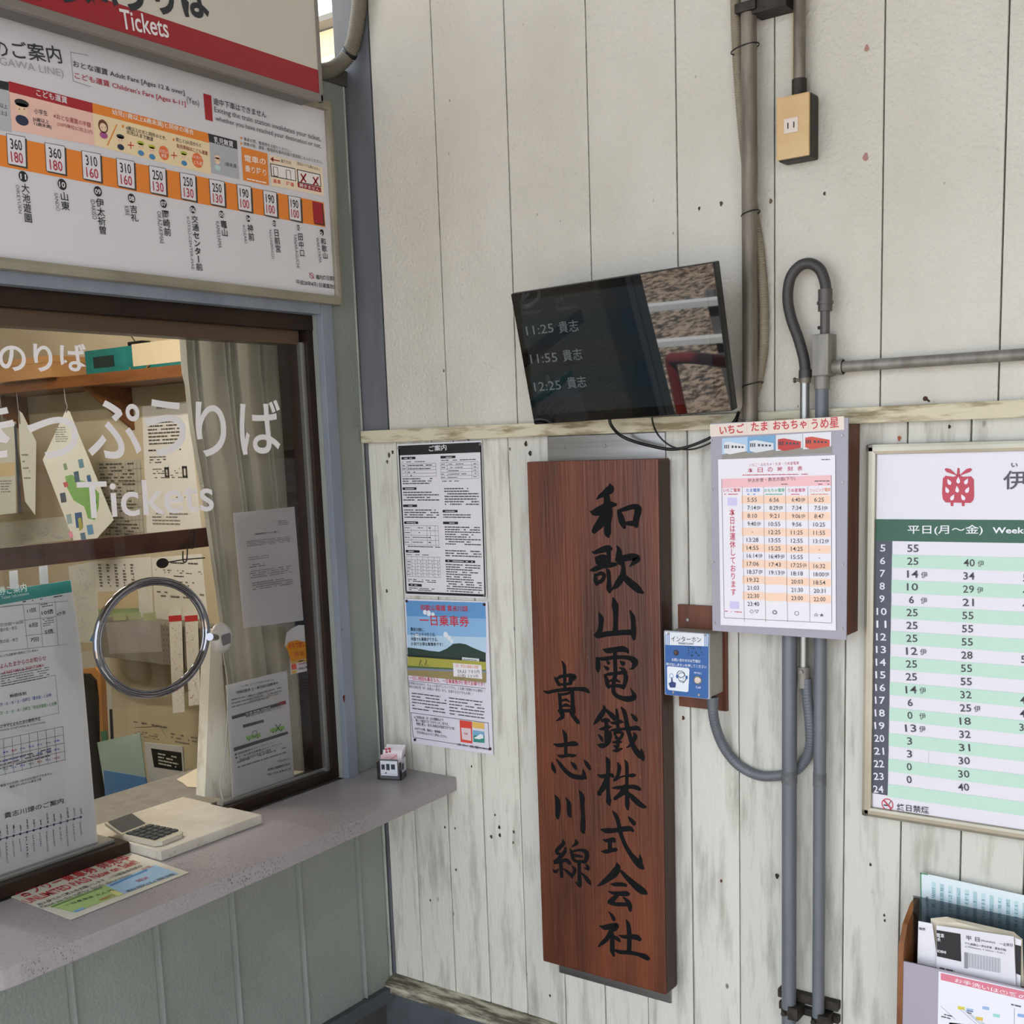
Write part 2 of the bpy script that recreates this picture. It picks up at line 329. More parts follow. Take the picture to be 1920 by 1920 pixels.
# office shell: far part of the left wall beyond the corner, back, left, ceiling, floor
wo = struct('wall_office_end'); MB().box((-2.9, .75, 0), (0, .80, ztop)).build('plaster', mat('beige_office_plaster', 'c9bda2', .85, alt='bfb090', scale=(2, 2, 2)), wo)
wi = struct('wall_office_rear'); MB().box((-2.95, YE, 0), (-2.9, .8, ztop)).build('plaster', _m['beige_office_plaster'], wi)
wk = struct('wall_office_side'); MB().box((-2.9, YE - .05, -.45), (0, YE, ztop)).build('plaster', GREEN, wk)
wf = struct('wall_office_front'); MB().box((-.05, .03, 0), (-.031, .8, ztop)).build('plaster', _m['beige_office_plaster'], wf)
oc = struct('ceiling_office'); MB().box((-2.95, YE, ztop - .03), (-.06, .8, ztop)).build('ceiling_board', mat('office_ceiling_board', 'b9a57c', .9), oc)
of = struct('floor_office'); MB().box((-2.95, YE, -.45), (-.08, .8, 0)).build('floor_slab', mat('office_floor', '6d6a66', .7), of)
# concourse floor, canopy, far right wall
fl = struct('floor'); MB().box((-.02, -4.2, -.5), (3.6, .05, -.45)).build('concrete_slab', mat('platform_concrete', '8d8a84', .85, alt='77746e', scale=(3, 3, 3), bump=.3), fl)
ce = struct('ceiling'); s = MB()
s.box((-.25, -3.4, 3.42), (3.7, .12, 3.48)); s.build('canopy_deck', mat('canopy_boards', '8b8273', .85, alt='6f6658', scale=(2, 20, 2)), ce)
for i in range(8): MB().box((-.25, -3.3 + i * .47, 3.30), (3.7, -3.22 + i * .47, 3.42)).build('rafter', mat('canopy_rafter', '6d665c', .8), ce)
wr = struct('wall_right'); MB().box((3.6, -2.6, -.45), (3.68, .1, 3.42)).build('boarding', mat('far_right_boarding', '9c9484', .8, alt='857c6c', scale=(2, 14, 2)), wr)
# track bed beyond the platform, seen only in the reflections of the screen
tb = MB().box((-14, -14, -1.6), (10, -4.2, -1.5)).box((-14, -4.2, -1.6), (-.02 - 3.0, 6, -1.5)).build('track_ballast', mat('ballast_stones', 'b09a84', .95, alt='3f362e', scale=(15, 15, 15), lo=.42, hi=.58, detail=6, bump=1, bscale=30))
tag(tb, 'brown and grey stone ballast of the track bed beyond the platform', 'gravel', kind='stuff')
for i, y in enumerate((-5.3, -6.4)):
    r_ = MB().box((-14, y - .035, -1.42), (10, y + .035, -1.34)).box((-14, y - .06, -1.5), (10, y + .06, -1.48)).box((-14, y - .01, -1.5), (10, y + .01, -1.4)).build('rail_track', mat('polished_rail_steel', 'b9b5ae', .25, .9))
    tag(r_, ('nearer' if i == 0 else 'farther') + ' steel running rail on the ballast beyond the platform', 'rail')
hr = thing('handrail', 'dark red tubular handrail standing at the platform edge behind the viewer', 'handrail', (-1.2, -3.4, -.45))
red = mat('dark_red_paint', '7a2a20', .4)
MB().tube(curve([(-1.2, -3.4, -.45), (-1.2, -3.4, .4), (-1.1, -3.35, .55), (-.4, -3.0, .58), (-.1, -2.9, .4), (-.08, -2.9, -.45)], 6), .03, 12).build('tube', red, hr)
pf = thing('added_fence', 'white two bar fence beyond the platform edge, mirrored in the black screen', 'fence', (-1.5, -4.3, -1.5))  # fence added at heights that put white bands into the monitor reflection
wf_ = mat('white_fence_paint', 'd8d8d6', .5)
for z in (.50, .27): MB().box((-4.2, -4.33, z - .02), (1.5, -4.28, z + .022), bev=.006).build('bar', wf_, pf)
for x in (-4, -2.72, -1.45, -.2, 1.1): MB().box((x, -4.36, -1.5), (x + .06, -4.33, .56), bev=.004).build('post', mat('grey_fence_post', '6e6c6a', .6), pf)
MB().box((-3.02, -4.2, -.5), (-.02, -1.6, -.45)).build('platform_slab', _m['platform_concrete'], fl)
# neighbour roof seen through the gap above the office
nb = thing('neighbour_roof', 'cream boarded eave of a neighbouring building seen above the ticket office', 'roof', (-2.4, 3.4, 2.2))
nbm = mat('cream_eave_boards', 'd9c6a4', .7)
O = B(560, 175, 3.2); Q = B(700, 150, 3.2)
for i in range(7):
    z0 = O.z + .30 - i * .15
    MB().box((O.x - 1.2, 3.2 - .03 * i, z0 - .14), (Q.x + .5, 3.24, z0), bev=.004).build('board', nbm, nb)
MB().box((O.x - 1.2, 3.1, O.z + .31), (Q.x + .5, 3.3, O.z + .34)).build('gutter', mat('grey_gutter', '77726a', .6), nb)
# ================================================================== THE WINDOW
wn = struct('window_1', (0, -.9, .92))
G = -.035
yo0, yo1 = L(655, 1450, .015).y, L(612, 1450, G).y       # casing: outer right edge, reveal edge
def yL(p, q, x): return L(p, q, x).y
yA = -.105; yB = -.140
zo = L(300, 541, .015).z; zi = L(300, 573, .0).z
zo = 2.035; zi = 2.0
for a, b in (((-.034, yB, zct), (.016, yA, zo)), ((-.034, YE + .066, zo - .03), (.0155, yB - .0005, zo)), ((-.034, YE + .03, zct), (.016, YE + .065, zo))):
    MB().box(a, b, bev=.002).build('casing', BLUEG, wn)
zt_ = zo - .03
yR = yB
def bar(a, b, m=BROWNAL, name='frame_rail'): return MB().box(a, b, bev=.0015).build(name, m, wn)
bar((-.06, YE + .06, zt_ - .034), (-.012, yR, zt_)); bar((-.075, YE + .06, zt_ - .065), (-.03, yR - .03, zt_ - .034), mat('bronze_sash', '5a4636', .4, .4))
bar((-.07, yR - .022, zct + .002), (-.014, yR, zt_ - .03)); bar((-.06, yR - .035, zct + .02), (-.022, yR - .022, zt_ - .06), SILVER)
bar((-.07, yR - .062, zct + .02), (-.034, yR - .035, zt_ - .06))
yh1, yh0 = -.468, -.748                                   # the hatch
bar((-.07, yh1 - .02, zct + .001), (-.012, yR - .02, zct + .022)); bar((-.07, YE + .06, zct + .001), (-.006, yh0, zct + .026))
bar((-.05, yh1 - .02, zct + .022), (-.03, yR - .02, zct + .030), SILVER); bar((-.05, YE + .06, zct + .026), (-.025, yh0 - .02, zct + .034), SILVER)
hz = 1.13
gp = MB(); y0_, y1_ = YE + .07, yR - .03
for a, b, c, d in ((y0_, zct + .026, yh0, zt_ - .04), (yh1, zct + .026, y1_, zt_ - .04), (yh0, hz, yh1, zt_ - .04)):
    gp.add([(G, a, b), (G, c, b), (G, c, d), (G, a, d)], [(0, 1, 2, 3)])
gp.build('pane', GLASS, wn)
fr = mat('frosted_white_film', 'ebe7e7', .6)
pane_ = [c for c in wn.children if c.name.startswith('pane')][0]
S = Sign((G + .0006, 0, 0), Y, Z, pane_)
S.t('のりば', 0, 697, 165, 697, 56, fr, .02, res=6, name='film_lettering')
S.t('き', -78, 862, 33, 858, 108, fr, .012, res=6, name='film_lettering')
S.t('つ', 56, 862, 150, 858, 80, fr, .012, res=6, name='film_lettering')
S.t('ぷ', 166, 862, 268, 858, 112, fr, .012, res=6, name='film_lettering')
S.t('う', 276, 856, 352, 854, 108, fr, .012, res=6, name='film_lettering')
S.t('りば', 371, 857, 530, 850, 108, fr, .012, res=6, name='film_lettering')
S.t('Tickets', 148, 974, 401, 958, 70, fr, .008, res=6, name='film_lettering')
S.done()
# inner white post beside the hatch, transaction shelf inside
MB().prism([L(396, 1180, -.1), L(412, 1180, -.1), L(436, 1499, -.1), L(384, 1494, -.1)], (-.03, 0, 0)).build('hatch_post', mat('worn_white_paint', 'd6d2c4', .6, alt='b6ad98', scale=(20, 20, 8), lo=.3, hi=.45), wn)
MB().box((-.412, YE + .02, zct - .03), (-.062, .7, zct - .004), bev=.002).build('inner_counter', mat('grey_inner_counter', '8c8983', .35, alt='7a7771', scale=(30, 30, 30)), of)
# ================================================================== ON THE OFFICE FRONT
KR, KO, KT, KK, KG = 'a8232c', 'e8862f', '3a3a40', '1f1f22', 'b9b9bd'
# fare board ------------------------------------------------------
fx = .034
fb = thing('fare_board', 'white fare board with an orange station band, in a pale metal frame over the window', 'sign', (0, -.7, 2.03))
fz0 = L(645, 573, fx).z; fy1 = L(645, 573, fx).y; fz1 = L(623, 190, fx).z; fy0 = -1.41
FRM = mat('champagne_aluminium', 'a39d8c', .42, .45, alt='8c8676', scale=(5, 5, 5))
fbb = MB().box((.001, fy0, fz0 + .01), (.022, fy1 - .01, fz1 - .008)).build('board', mat('white_board_laminate', 'd9d6da', .45), fb)
t_ = .021
for a, b in (((.001, fy0, fz0), (fx, fy1, fz0 + t_)), ((.001, fy0, fz1 - t_), (fx, fy1, fz1)), ((.001, fy1 - t_ * .8, fz0), (fx, fy1, fz1)), ((.001, fy0, fz0), (fx, fy0 + t_, fz1))):
    MB().box(a, b, bev=.008).build('frame', FRM, fb)
S = Sign((.0225, 0, 0), Y, Z, fbb)
S.t('のご案内', -12, 106, 117, 120, 34, KT, .01); S.t('GAWA LINE)', 0, 126, 120, 149, 19, 'a5a5aa')
S.line(132, 98, 165, 104, 1.2, '9a9aa4'); S.line(132, 98, 137, 152, 1.2, '9a9aa4'); S.line(137, 152, 170, 163, 1.2, '9a9aa4')
S.t('おとな運賃 Adult Fare [Ages 12 & over]', 137, 127, 346, 181, 14, KT, .01)
S.t("こども運賃 Children's Fare [Ages 6-11]", 140, 149, 348, 202, 14, 'b03040', .01); S.t('(Yen)', 350, 196, 373, 203, 15, KT)
S.quad([(381, 175), (396, 179), (399, 228), (385, 224)], KR)
S.t('途中下車はできません', 400, 196, 499, 222, 13, KT, .02); S.t('Exiting the train station invalidates your ticket,', 402, 213, 601, 268, 13, KT); S.t('whether you have reached your destination or not.', 404, 229, 602, 281, 12, KT)
# coloured boxes
S.quad([(-40, 143), (16, 154), (16, 170), (-40, 158)], '2b2b30'); S.quad([(-40, 158), (16, 170), (22, 248), (-40, 236)], 'b7b9bd')
S.quad([(16, 152), (173, 193), (174, 212), (17, 172)], KR); S.quad([(17, 172), (174, 212), (178, 273), (22, 244)], 'efc3b4')
S.quad([(173, 193), (390, 250), (392, 268), (174, 212)], KO); S.quad([(174, 212), (392, 268), (396, 328), (178, 273)], 'f0d9ae')
S.quad([(390, 250), (444, 264), (445, 280), (392, 266)], '2b2b30'); S.quad([(392, 266), (445, 280), (449, 336), (396, 324)], 'b3b5ba')
S.t('こども運賃', 68, 180, 126, 195, 13, 'e8e4e8', .02); S.t('幼児(1歳以上6歳未満)と同伴の場合', 210, 216, 363, 255, 12, 'f2eee8', .02); S.t('乳児無賃', 401, 268, 437, 277, 12, 'e8e4e8', .02)
S.t('以上', 0, 202, 14, 205, 9, KT); S.t('上]', 0, 216, 12, 218, 9, KT)
S.t('小学生', 64, 213, 89, 218, 10, KT, .02); S.t('[6歳以上', 62, 228, 92, 234, 9, KT, .01); S.t('12歳未満]', 64, 236, 96, 243, 8, KT, .01)
S.t('※おとな運賃の半額', 100, 222, 170, 240, 10, 'a85058', .01); S.t('(10円単位に切上げ)', 107, 237, 173, 253, 9, 'a85058', .01)
def head(x, y, r, hat, body, skin='f0d0b0', hair=None):
    S.disc(x + 1, y + r * 1.75, r * .95, body, 3, sy=.7)
    if hair: S.disc(x, y - r * .1, r * 1.15, hair, 3, sy=1.15)
    S.disc(x, y + r * .1, r * .85, skin, 4)
    if not hair: S.disc(x, y - r * .75, r * 1.05, hat, 5, sy=.45); S.disc(x, y - r * .45, r * .9, hat, 5, sy=.25)
    for d in (-.35, .35): S.disc(x + r * d, y + r * .15, r * .1, '3a2a20', 6, n=6)
head(40, 203, 13, '26262c', '26304a'); head(193, 238, 9, None, 'a8508a', hair='6a3a2a'); head(225, 262, 8, '26262c', '26304a')
for x, y in ((263, 274), (284, 281), (344, 293)): head(x, y, 7.5, 'b4b83a', '4a86b8')
head(407, 301, 8, 'f0d0b0', 'b8d8d0')
S.line(219, 233, 201, 273, 2.2, KO)
for x, y in ((245, 272), (326, 291)): S.line(x - 6, y, x + 6, y + 1, 2, 'd8502a'); S.line(x, y - 6, x, y + 7, 2, 'd8502a')
S.disc(307, 287, 12, 'e8703a', 3, sy=1.1); S.disc(370, 301, 14, 'e8703a', 3); S.t('幼児2人', 298, 286, 316, 290, 7, 'f6e8da', lv=5); S.t('無賃', 302, 295, 312, 297, 7, 'f6e8da', lv=5); S.t('こども運賃', 358, 306, 383, 312, 7, 'f6e8da', lv=5); S.t('3人目から', 360, 296, 381, 301, 6, 'f6e8da', lv=5)
S.disc(230, 237, 2.5, KO, 3); S.t('6歳以上の方と同伴のとき、', 236, 243, 312, 264, 8, KT, .02); S.t('幼児2人まで無賃', 237, 251, 287, 266, 8, KT, .02)
S.disc(325, 262, 2.5, KO, 3); S.t('同じく3人目からと', 330, 266, 377, 277, 8, KT, .02); S.t('幼児単独はこども運賃', 331, 277, 389, 292, 8, '8a2a30', .02); S.t('1歳未満', 421, 311, 443, 316, 8, KT)
for i, q in enumerate(((452, 259, 'a'), (452, 269, 'b'))): S.disc(q[0], q[1], 2.5, KO, 3)
S.t('乗車の際、整理券をお取りください。', 457, 264, 545, 287, 7, KT); S.t('降車の際、運賃・整理券を車内先頭の運賃箱にお入れください。', 457, 273, 604, 308, 7, KT)
S.quad([(452, 275), (501, 288), (504, 348), (456, 338)], KO, 2); S.t('電車の', 458, 303, 498, 310, 13, 'f6eee2', .02, 5); S.t('乗り降り', 459, 322, 499, 331, 13, 'f6eee2', .02, 5); S.fill(462, 333, 498, 338, 1, 'f6eee2', lv=5)
S.quad([(504, 290), (604, 314), (608, 368), (508, 348)], 'efdcc0', 2)
S.line(508, 299, 524, 302, 2.4, 'b83228', 4); S.quad([(506, 298), (512, 294), (512, 304)], 'b83228', 4); S.t('進行方向', 526, 305, 545, 309, 7, KT)
S.quad([(506, 306), (553, 316), (555, 340), (508, 331)], KT, 3); S.quad([(507.5, 308), (552, 317.5), (553.5, 338.5), (509.5, 329.5)], 'efe8e4', 4)
S.quad([(556, 317), (600, 327), (602, 351), (558, 342)], KT, 3); S.quad([(557.5, 319), (598.5, 328.5), (600.5, 349), (559.5, 340.5)], 'efe8e4', 4)
for x, y in ((516, 319), (540, 325)): S.quad([(x - 5, y - 7), (x + 4, y - 5), (x + 5, y + 13), (x - 4, y + 11)], KT, 5); S.quad([(x - 4, y - 6), (x + 3, y - 4), (x + 4, y + 12), (x - 3, y + 10)], 'efe8e4', 6)
for x, y in ((568, 334), (591, 340)):
    S.line(x - 5, y - 8, x + 5, y + 8, 4, 'a0202c', 6); S.line(x + 5, y - 8, x - 5, y + 8, 4, 'a0202c', 6)
S.t('乗車', 512, 343, 526, 346, 8, 'd8502a', .02); S.t('降車', 537, 348, 551, 351, 8, 'd8502a', .02); S.quad([(557, 342), (601, 352), (602, 361), (558, 351)], 'a0202c', 4); S.t('開きません', 561, 350, 598, 359, 6, 'f0e0e0', .02, 6); S.t('2両目のドアは開きません', 556, 309, 599, 321, 6, KT)
# station band
S.quad([(-60, 240), (607, 380), (610, 426), (-60, 300)], KO, 1)
st = [(29, 250, '360', '180', '11', '大池遊園', 'OIKEYŪEN', 42), (102, 267, '360', '180', '10', '山東', 'SANDŌ', 100), (171, 284, '310', '160', '09', '伊太祈曽', 'IDAKISO', 168), (236, 297, '310', '160', '08', '吉礼', 'KIRE', 234), (294, 311, '250', '130', '07', '岡崎前', 'OKAZAKIMAE', 294),
      (352, 324, '250', '130', '06', '交通センター前', 'KŌTSŪ-CENTER-MAE', 350), (406, 336, '250', '130', '05', '竈山', 'KAMAYAMA', 404), (457, 347, '190', '100', '04', '神前', 'KŌZAKI', 456), (506, 357, '190', '100', '03', '日前宮', 'NICHIZENGŪ', 505), (552, 367, '190', '100', '02', '田中口', 'TANAKAGUCHI', 551)]
geo = [(12, 251, 46, 312, 43, 331), (84, 268, 120, 326, 116, 346), (153, 283, 187, 340, 183, 359), (218, 297, 250, 353, 246, 372), (279, 311, 309, 365, 306, 382), (337, 324, 365, 376, 361, 393), (392, 336, 419, 386, 415, 402), (444, 346, 469, 396, 465, 410), (493, 357, 517, 406, 514, 419), (540, 367, 562, 414, 559, 427)]
endj = [418, 395, 440, 416, 443, 508, 444, 452, 474, 482]; ende = [400, 395, 411, 404, 457, 505, 465, 456, 485, 502]
for (cx_, _, a, c, no, jn, en, _x), (x0, y0, x1, y1, nx, ny), je, ee in zip(st, geo, endj, ende):
    w_ = x1 - x0; dy = w_ * .19
    S.quad([(x0 + 3, y0 + 3), (x1 + 4, y0 + 3 + dy), (x1 + 4 + 2, y1 + 5), (x0 + 5, y1 + 4 - dy)], '4c4238', 2)
    S.quad([(x0 - 1, y0 - 1), (x1 + 1, y0 - 1 + dy), (x1 + 3, y1 + 2), (x0 + 2, y1 + 2 - dy)], '3c3834', 3)
    S.quad([(x0, y0), (x1, y0 + dy), (x1 + 2, y1 + 1), (x0 + 3, y1 + 1 - dy)], 'e2dde2', 4)
    hh = (y1 - y0) * .33
    S.t(a, x0 + w_ * .22, y0 + hh * 1.42, x0 + w_ * .86, y0 + hh * 1.42 + dy * .6, hh, KK, .01, 6); S.t(c, x0 + w_ * .26, y0 + hh * 2.62, x0 + w_ * .92, y0 + hh * 2.62 + dy * .6, hh, 'b02a3c', .01, 6)
    r = w_ * .29; S.disc(nx, ny, r * .86, KK, 4, sy=1.08); S.t(no, nx - r * .55, ny + r * .45, nx + r * .55, ny + r * .65, r * 1.0, 'e4e0e4', .02, 6)
    S.tv(jn, nx + 3, ny + r + 3, nx + 3 + (je - ny) * .085, je, w_ * .46, KK, .025)
    S.t(en, nx - w_ * .42, ny + r + 5, nx - w_ * .42 + (ee - ny) * .085, ee, w_ * .24, '55555a', hx=True)
S.quad([(586, 378), (605, 382), (609, 424), (589, 420)], '3c2a28', 2); S.quad([(585, 377), (603, 381), (606, 421), (588, 418)], 'a01c28', 3)
S.disc(603, 436, 6.3, KK, 4, sy=1.08); S.t('01', 598, 441, 608, 443, 7, 'e4e0e4', .02, 6); S.tv('和歌山', 605, 446, 610, 486, 10, KK, .025); S.t('WAKAYAMA', 592, 445, 598, 493, 5, '55555a', hx=True)
S.disc(584, 517, 6.5, 'b02a3c', 3, ring=.2); S.line(579, 512, 589, 522, 1.5, 'b02a3c', 4); S.t('構内終日禁煙', 592, 524, 630, 527, 9, KT, .01); S.t('平成28年4月1日運賃改定', 555, 533, 631, 543, 9, KT, .01)
S.done()
# ticket office sign ----------------------------------------------
sx = .10
ts = thing('ticket_sign', 'large white lightbox sign with a dark red band and black kana, over the fare board', 'sign', (0, -.7, 2.45))
sy1 = L(607, 192, sx).y; sz0 = L(607, 192, sx).z; sz1 = sz0 + .42
FR2 = mat('grey_sign_frame', '8a8580', .45, .4)
MB().box((.037, -1.41, sz0 + .004), (sx - .004, sy1 - .004, sz1), bev=.003).build('sign_box', mat('grey_sign_box', '6d6965', .6), ts)
for a, b in (((sx - .012, -1.41, sz0), (sx, sy1, sz0 + .016)), ((sx - .012, -1.41, sz1 - .014), (sx, sy1, sz1)), ((sx - .012, sy1 - .009, sz0), (sx, sy1, sz1))):
    MB().box(a, b, bev=.002).build('frame', FR2, ts)
tsf = MB().box((sx - .006, -1.41, sz0 + .01), (sx - .003, sy1 - .006, sz1 - .01)).build('sign_face', mat('ivory_acrylic', 'cdc8bc', .25), ts)
for y in (-1.3, -.5): MB().box((.0, y - .02, sz0 + .2), (.038, y + .02, sz1 - .05)).build('bracket', IRON, ts)
S = Sign((sx - .003, 0, 0), Y, Z, tsf)
a, b = S.uv(300, 60), S.uv(604, 177); c_ = S.uv(598, 132)
S.put([(-1.41, b.y), (sy1 - .009, b.y), (sy1 - .009, c_.y), (-1.41, c_.y)], [(0, 1, 2, 3)], '9b1f2a', 1, 'printed_band')
S.t('Tickets', 228, 54, 317, 72, 37, 'e6e2e4', .012, res=5); S.t('きっぷうりば', 34, -2, 397, 38, 88, '2a2c34', .035, res=5)
S.done()
# counter ---------------------------------------------------------
ct = thing('ticket_counter', 'long grey speckled laminate counter with a rounded end under the ticket window', 'counter', (.12, -.6, .88))
LAM = mat('speckled_grey_laminate', '9f999b', .3, alt='9a9497', scale=(160, 160, 160), lo=.45, hi=.55, spots='5a5054', spot_scale=230, spot_t=.33)
zc = .9165; out = [(.0, -.0015), (.236, -.0015), (.252, -.3), (.266, -.63), (.273, -1.0), (.272, -1.1)]
for k in range(0, 9): a = math.pi / 2 * k / 8; out.append((.132 + .14 * math.cos(a), -1.16 - .14 * math.sin(a)))
out += [(.0, -1.30)]
MB().prism([(x, y, zc - .034) for x, y in out], (0, 0, .034)).build('counter_top', LAM, ct)
o = ct.children[0]; bv = o.modifiers.new('edge', 'BEVEL'); bv.width = .002; bv.segments = 2; bv.limit_method = 'ANGLE'; bv.angle_limit = math.radians(50)
q = H(708, 1546, zc - .034)
MB().prism([(q.x + .003, q.y - .03, zc - .0345), (q.x + .003, q.y, zc - .022), (q.x + .003, q.y + .02, zc - .018), (q.x + .003, q.y + .035, zc - .0345)], (.002, 0, 0)).build('chipped_edge', mat('exposed_chipboard', '8a4a1e', .9), ct)
MB().box((.0005, YE, zc - .06), (.018, -.02, zc - .0345)).build('support_rail', POSTG, ct)
# marble slab -----------------------------------------------------
sb = thing('marble_slab', 'off white stone slab lying through the hatch on the counter', 'slab', (-.04, -.61, zc))
MB().box((-.172, -.744, zc + .0006), (.087, -.482, zc + .0205), bev=.0025).build('slab', mat('cream_marble', 'cfcabf', .35, alt='bdb6a8', scale=(14, 14, 14), detail=8, spots='a59d90', spot_scale=90, spot_t=.2), sb)
# calculator ------------------------------------------------------
cl = thing('calculator', 'small desk calculator with dark keys and tilted screen on the stone slab', 'calculator', (-.05, -.69, zc + .021))
zk = zc + .0215
CB = mat('beige_calculator_shell', 'bdb7a6', .45); K0 = H(214, 1562, zk + .012); K1 = H(336, 1553, zk + .012)
Uc = (H(336, 1553, zk + .012) - H(236, 1533, zk + .012)); Uc.z = 0; Uc.normalize(); Vc = Vector((-Uc.y, Uc.x, 0)); Oc = H(295, 1578, zk + .012); Oc.z = zk
if Vc.y < 0: Vc = -Vc
Lc = .105; Wc = .075
MB().prism([Oc + Uc * a + Vc * b for a, b in ((-Lc, .004), (-Lc, Wc - .004), (-.01, Wc), (0, Wc - .012), (0, .012), (-.01, 0))], (0, 0, .009)).build('body', CB, cl)
MB().prism([Oc + Uc * a + Vc * b + Z * h for a, b, h in ((-Lc - .002, .002, .004), (-Lc - .002, Wc - .002, .004), (-Lc - .05, Wc - .002, .022), (-Lc - .05, .002, .022))], Z * .006).build('screen_housing', CB, cl)
MB().prism([Oc + Uc * a + Vc * b + Z * h for a, b, h in ((-Lc - .006, .007, .0125), (-Lc - .006, Wc - .007, .0125), (-Lc - .046, Wc - .007, .0285), (-Lc - .046, .007, .0285))], Z * .0006).build('screen', mat('lcd_glass', '55585a', .15), cl)
KM = mat('dark_calculator_keys', '33383a', .5)
for i in range(5):
    for j in range(4):
        p = Oc + Uc * (-.018 - i * .0175) + Vc * (.009 + j * .0165); MB().obox(p, Uc, Vc, Z, (-.0135, 0, .009), (0, .0125, .0125)).build('key', KM, cl)
# flyer -----------------------------------------------------------
fy = thing('counter_flyer', 'laminated ticket flyer with red headline and green and blue boxes, flat on the counter', 'flyer', (.09, -.88, zc))
f0, f1, f2, f3 = [H(*p, zc + .001) for p in ((20, 1682), (245, 1599), (355, 1636), (133, 1725))]
fys = MB().prism([f0, f3, f2, f1], (0, 0, .0006)).build('sheet', mat('laminated_cream_paper', 'd5d2c2', .2), fy)
Uf = (f1 - f0).normalized(); S = Sign((f0.x, f0.y, zc + .0018), Uf, Z.cross(Uf), fys)
S.t('各フリー乗車券 発売中', 43, 1684, 250, 1611, 16, 'b8202c', .04); S.t('UNLIMITED PASS Now on Sale!!', 55, 1695, 264, 1618, 12, 'b8202c', .01)
S.t('有人駅でのご購入をお願いします　一日乗車券発売中', 75, 1699, 270, 1625, 6, '33333a', .01); S.t('Please ask the staff for details about tickets', 80, 1704, 250, 1641, 6, '33333a')
S.quad([(92, 1699), (197, 1660), (232, 1676), (140, 1711)], 'a8c47a'); S.quad([(197, 1660), (290, 1622), (336, 1638), (232, 1676)], '9cc0dc'); S.quad([(203, 1672), (212, 1669), (232, 1676), (222, 1681)], 'd8d88a', 2)
S.quad([(95, 1700), (190, 1663), (193, 1665), (98, 1702)], '6a8a50', 2); S.quad([(205, 1660), (275, 1630), (278, 1632), (208, 1662)], '4a88c0', 2)
S.t('一日乗車券 大人 円', 125, 1700, 215, 1671, 5, '33333a'); S.t('ONE DAY', 260, 1655, 282, 1647, 6, 'b03a50', .02); S.t('小児', 270, 1633, 288, 1626, 6, 'b03a50', .02); S.t('和歌山電鐵', 240, 1674, 330, 1640, 5, '33333a')
S.t('980円', 190, 1690, 216, 1680, 5, 'b8603c', .02); S.quad([(137, 1709), (155, 1702), (160, 1704), (142, 1711)], '7aa8dc', 3)
S.done()
# card holder -----------------------------------------------------
ch = thing('card_holder', 'small clear box with a printed white train front, at the corner end of the counter', 'box', (.06, -.05, zc))
p0 = H(709, 1462, zc); p1 = H(750, 1464, zc); Uk = (p1 - p0).normalized(); Vk = Z.cross(Uk); wk_, dk_, hk_ = (p1 - p0).length, .042, .036
AC = clear('clear_acrylic', 1.5, 'e4e4e4')
def kb(a, b, m, n): return MB().obox(p0, Uk, Vk, Z, a, b).build(n, m, ch)
kb((0, 0, .0005), (wk_, .0015, hk_ * .92), AC, 'front_wall'); kb((0, dk_, .0005), (wk_, dk_ + .0015, hk_ * 1.5), AC, 'rear_wall')
kb((-.0015, 0, .0005), (0, dk_, hk_ * 1.2), AC, 'side_wall'); kb((wk_, 0, .0005), (wk_ + .0015, dk_, hk_ * 1.2), AC, 'side_wall'); kb((0, 0, .0005), (wk_, dk_, .002), AC, 'base')
Sk = Sign(p0 - Vk * .0003, Uk, Z, ch)
Sk.rect(711, 1423, 748, 1461, '55585c', 1, 'train_print'); Sk.rect(713, 1426, 746, 1455, 'd8dbe2', 2, 'train_print'); Sk.rect(715, 1433, 722, 1443, '2e3640', 3, 'train_print'); Sk.rect(724, 1432, 731, 1444, '2e3640', 3, 'train_print'); Sk.rect(733, 1433, 741, 1443, '2e3640', 3, 'train_print'); Sk.rect(714, 1450, 745, 1452, '88909a', 3, 'train_print'); Sk.disc(724, 1449, 2, '2e3640', 4, name='train_print'); Sk.done()
Sk = Sign(p0 + Uk * (wk_ + .0018), Vk, Z, ch); Sk.rect(752, 1424, 762, 1450, 'c5c8d0', 1, 'train_print'); Sk.rect(752, 1450, 762, 1460, '3e4146', 2, 'train_print'); Sk.rect(753, 1432, 757, 1442, '2e3640', 3, 'train_print'); Sk.done()
CM = mat('pale_pink_card', 'e6dde0', .5)
for i in range(5):
    MB().obox(p0 + Vk * (.008 + i * .005), Uk, (Vk * .35 + Z).normalized(), (Vk - Z * .35).normalized(), (.004 + .002 * (i % 2), .002, 0), (wk_ - .003, .070 + .002 * i, .0006)).build('card', CM, ch)
Vt = (Vk * .35 + Z).normalized(); Sk = Sign(p0 + Vk * .0076, Uk, Vt, ch)
for a, b in ((724, 1405), (730, 1404), (725, 1410), (731, 1409)): Sk.disc(a, b, 3, 'b83040', 2)
Sk.quad([(714, 1415), (745, 1413), (745, 1424), (713, 1425)], 'e4bcc2', 2); Sk.line(733, 1424, 744, 1416, 1.4, 'b83040', 3); Sk.done()
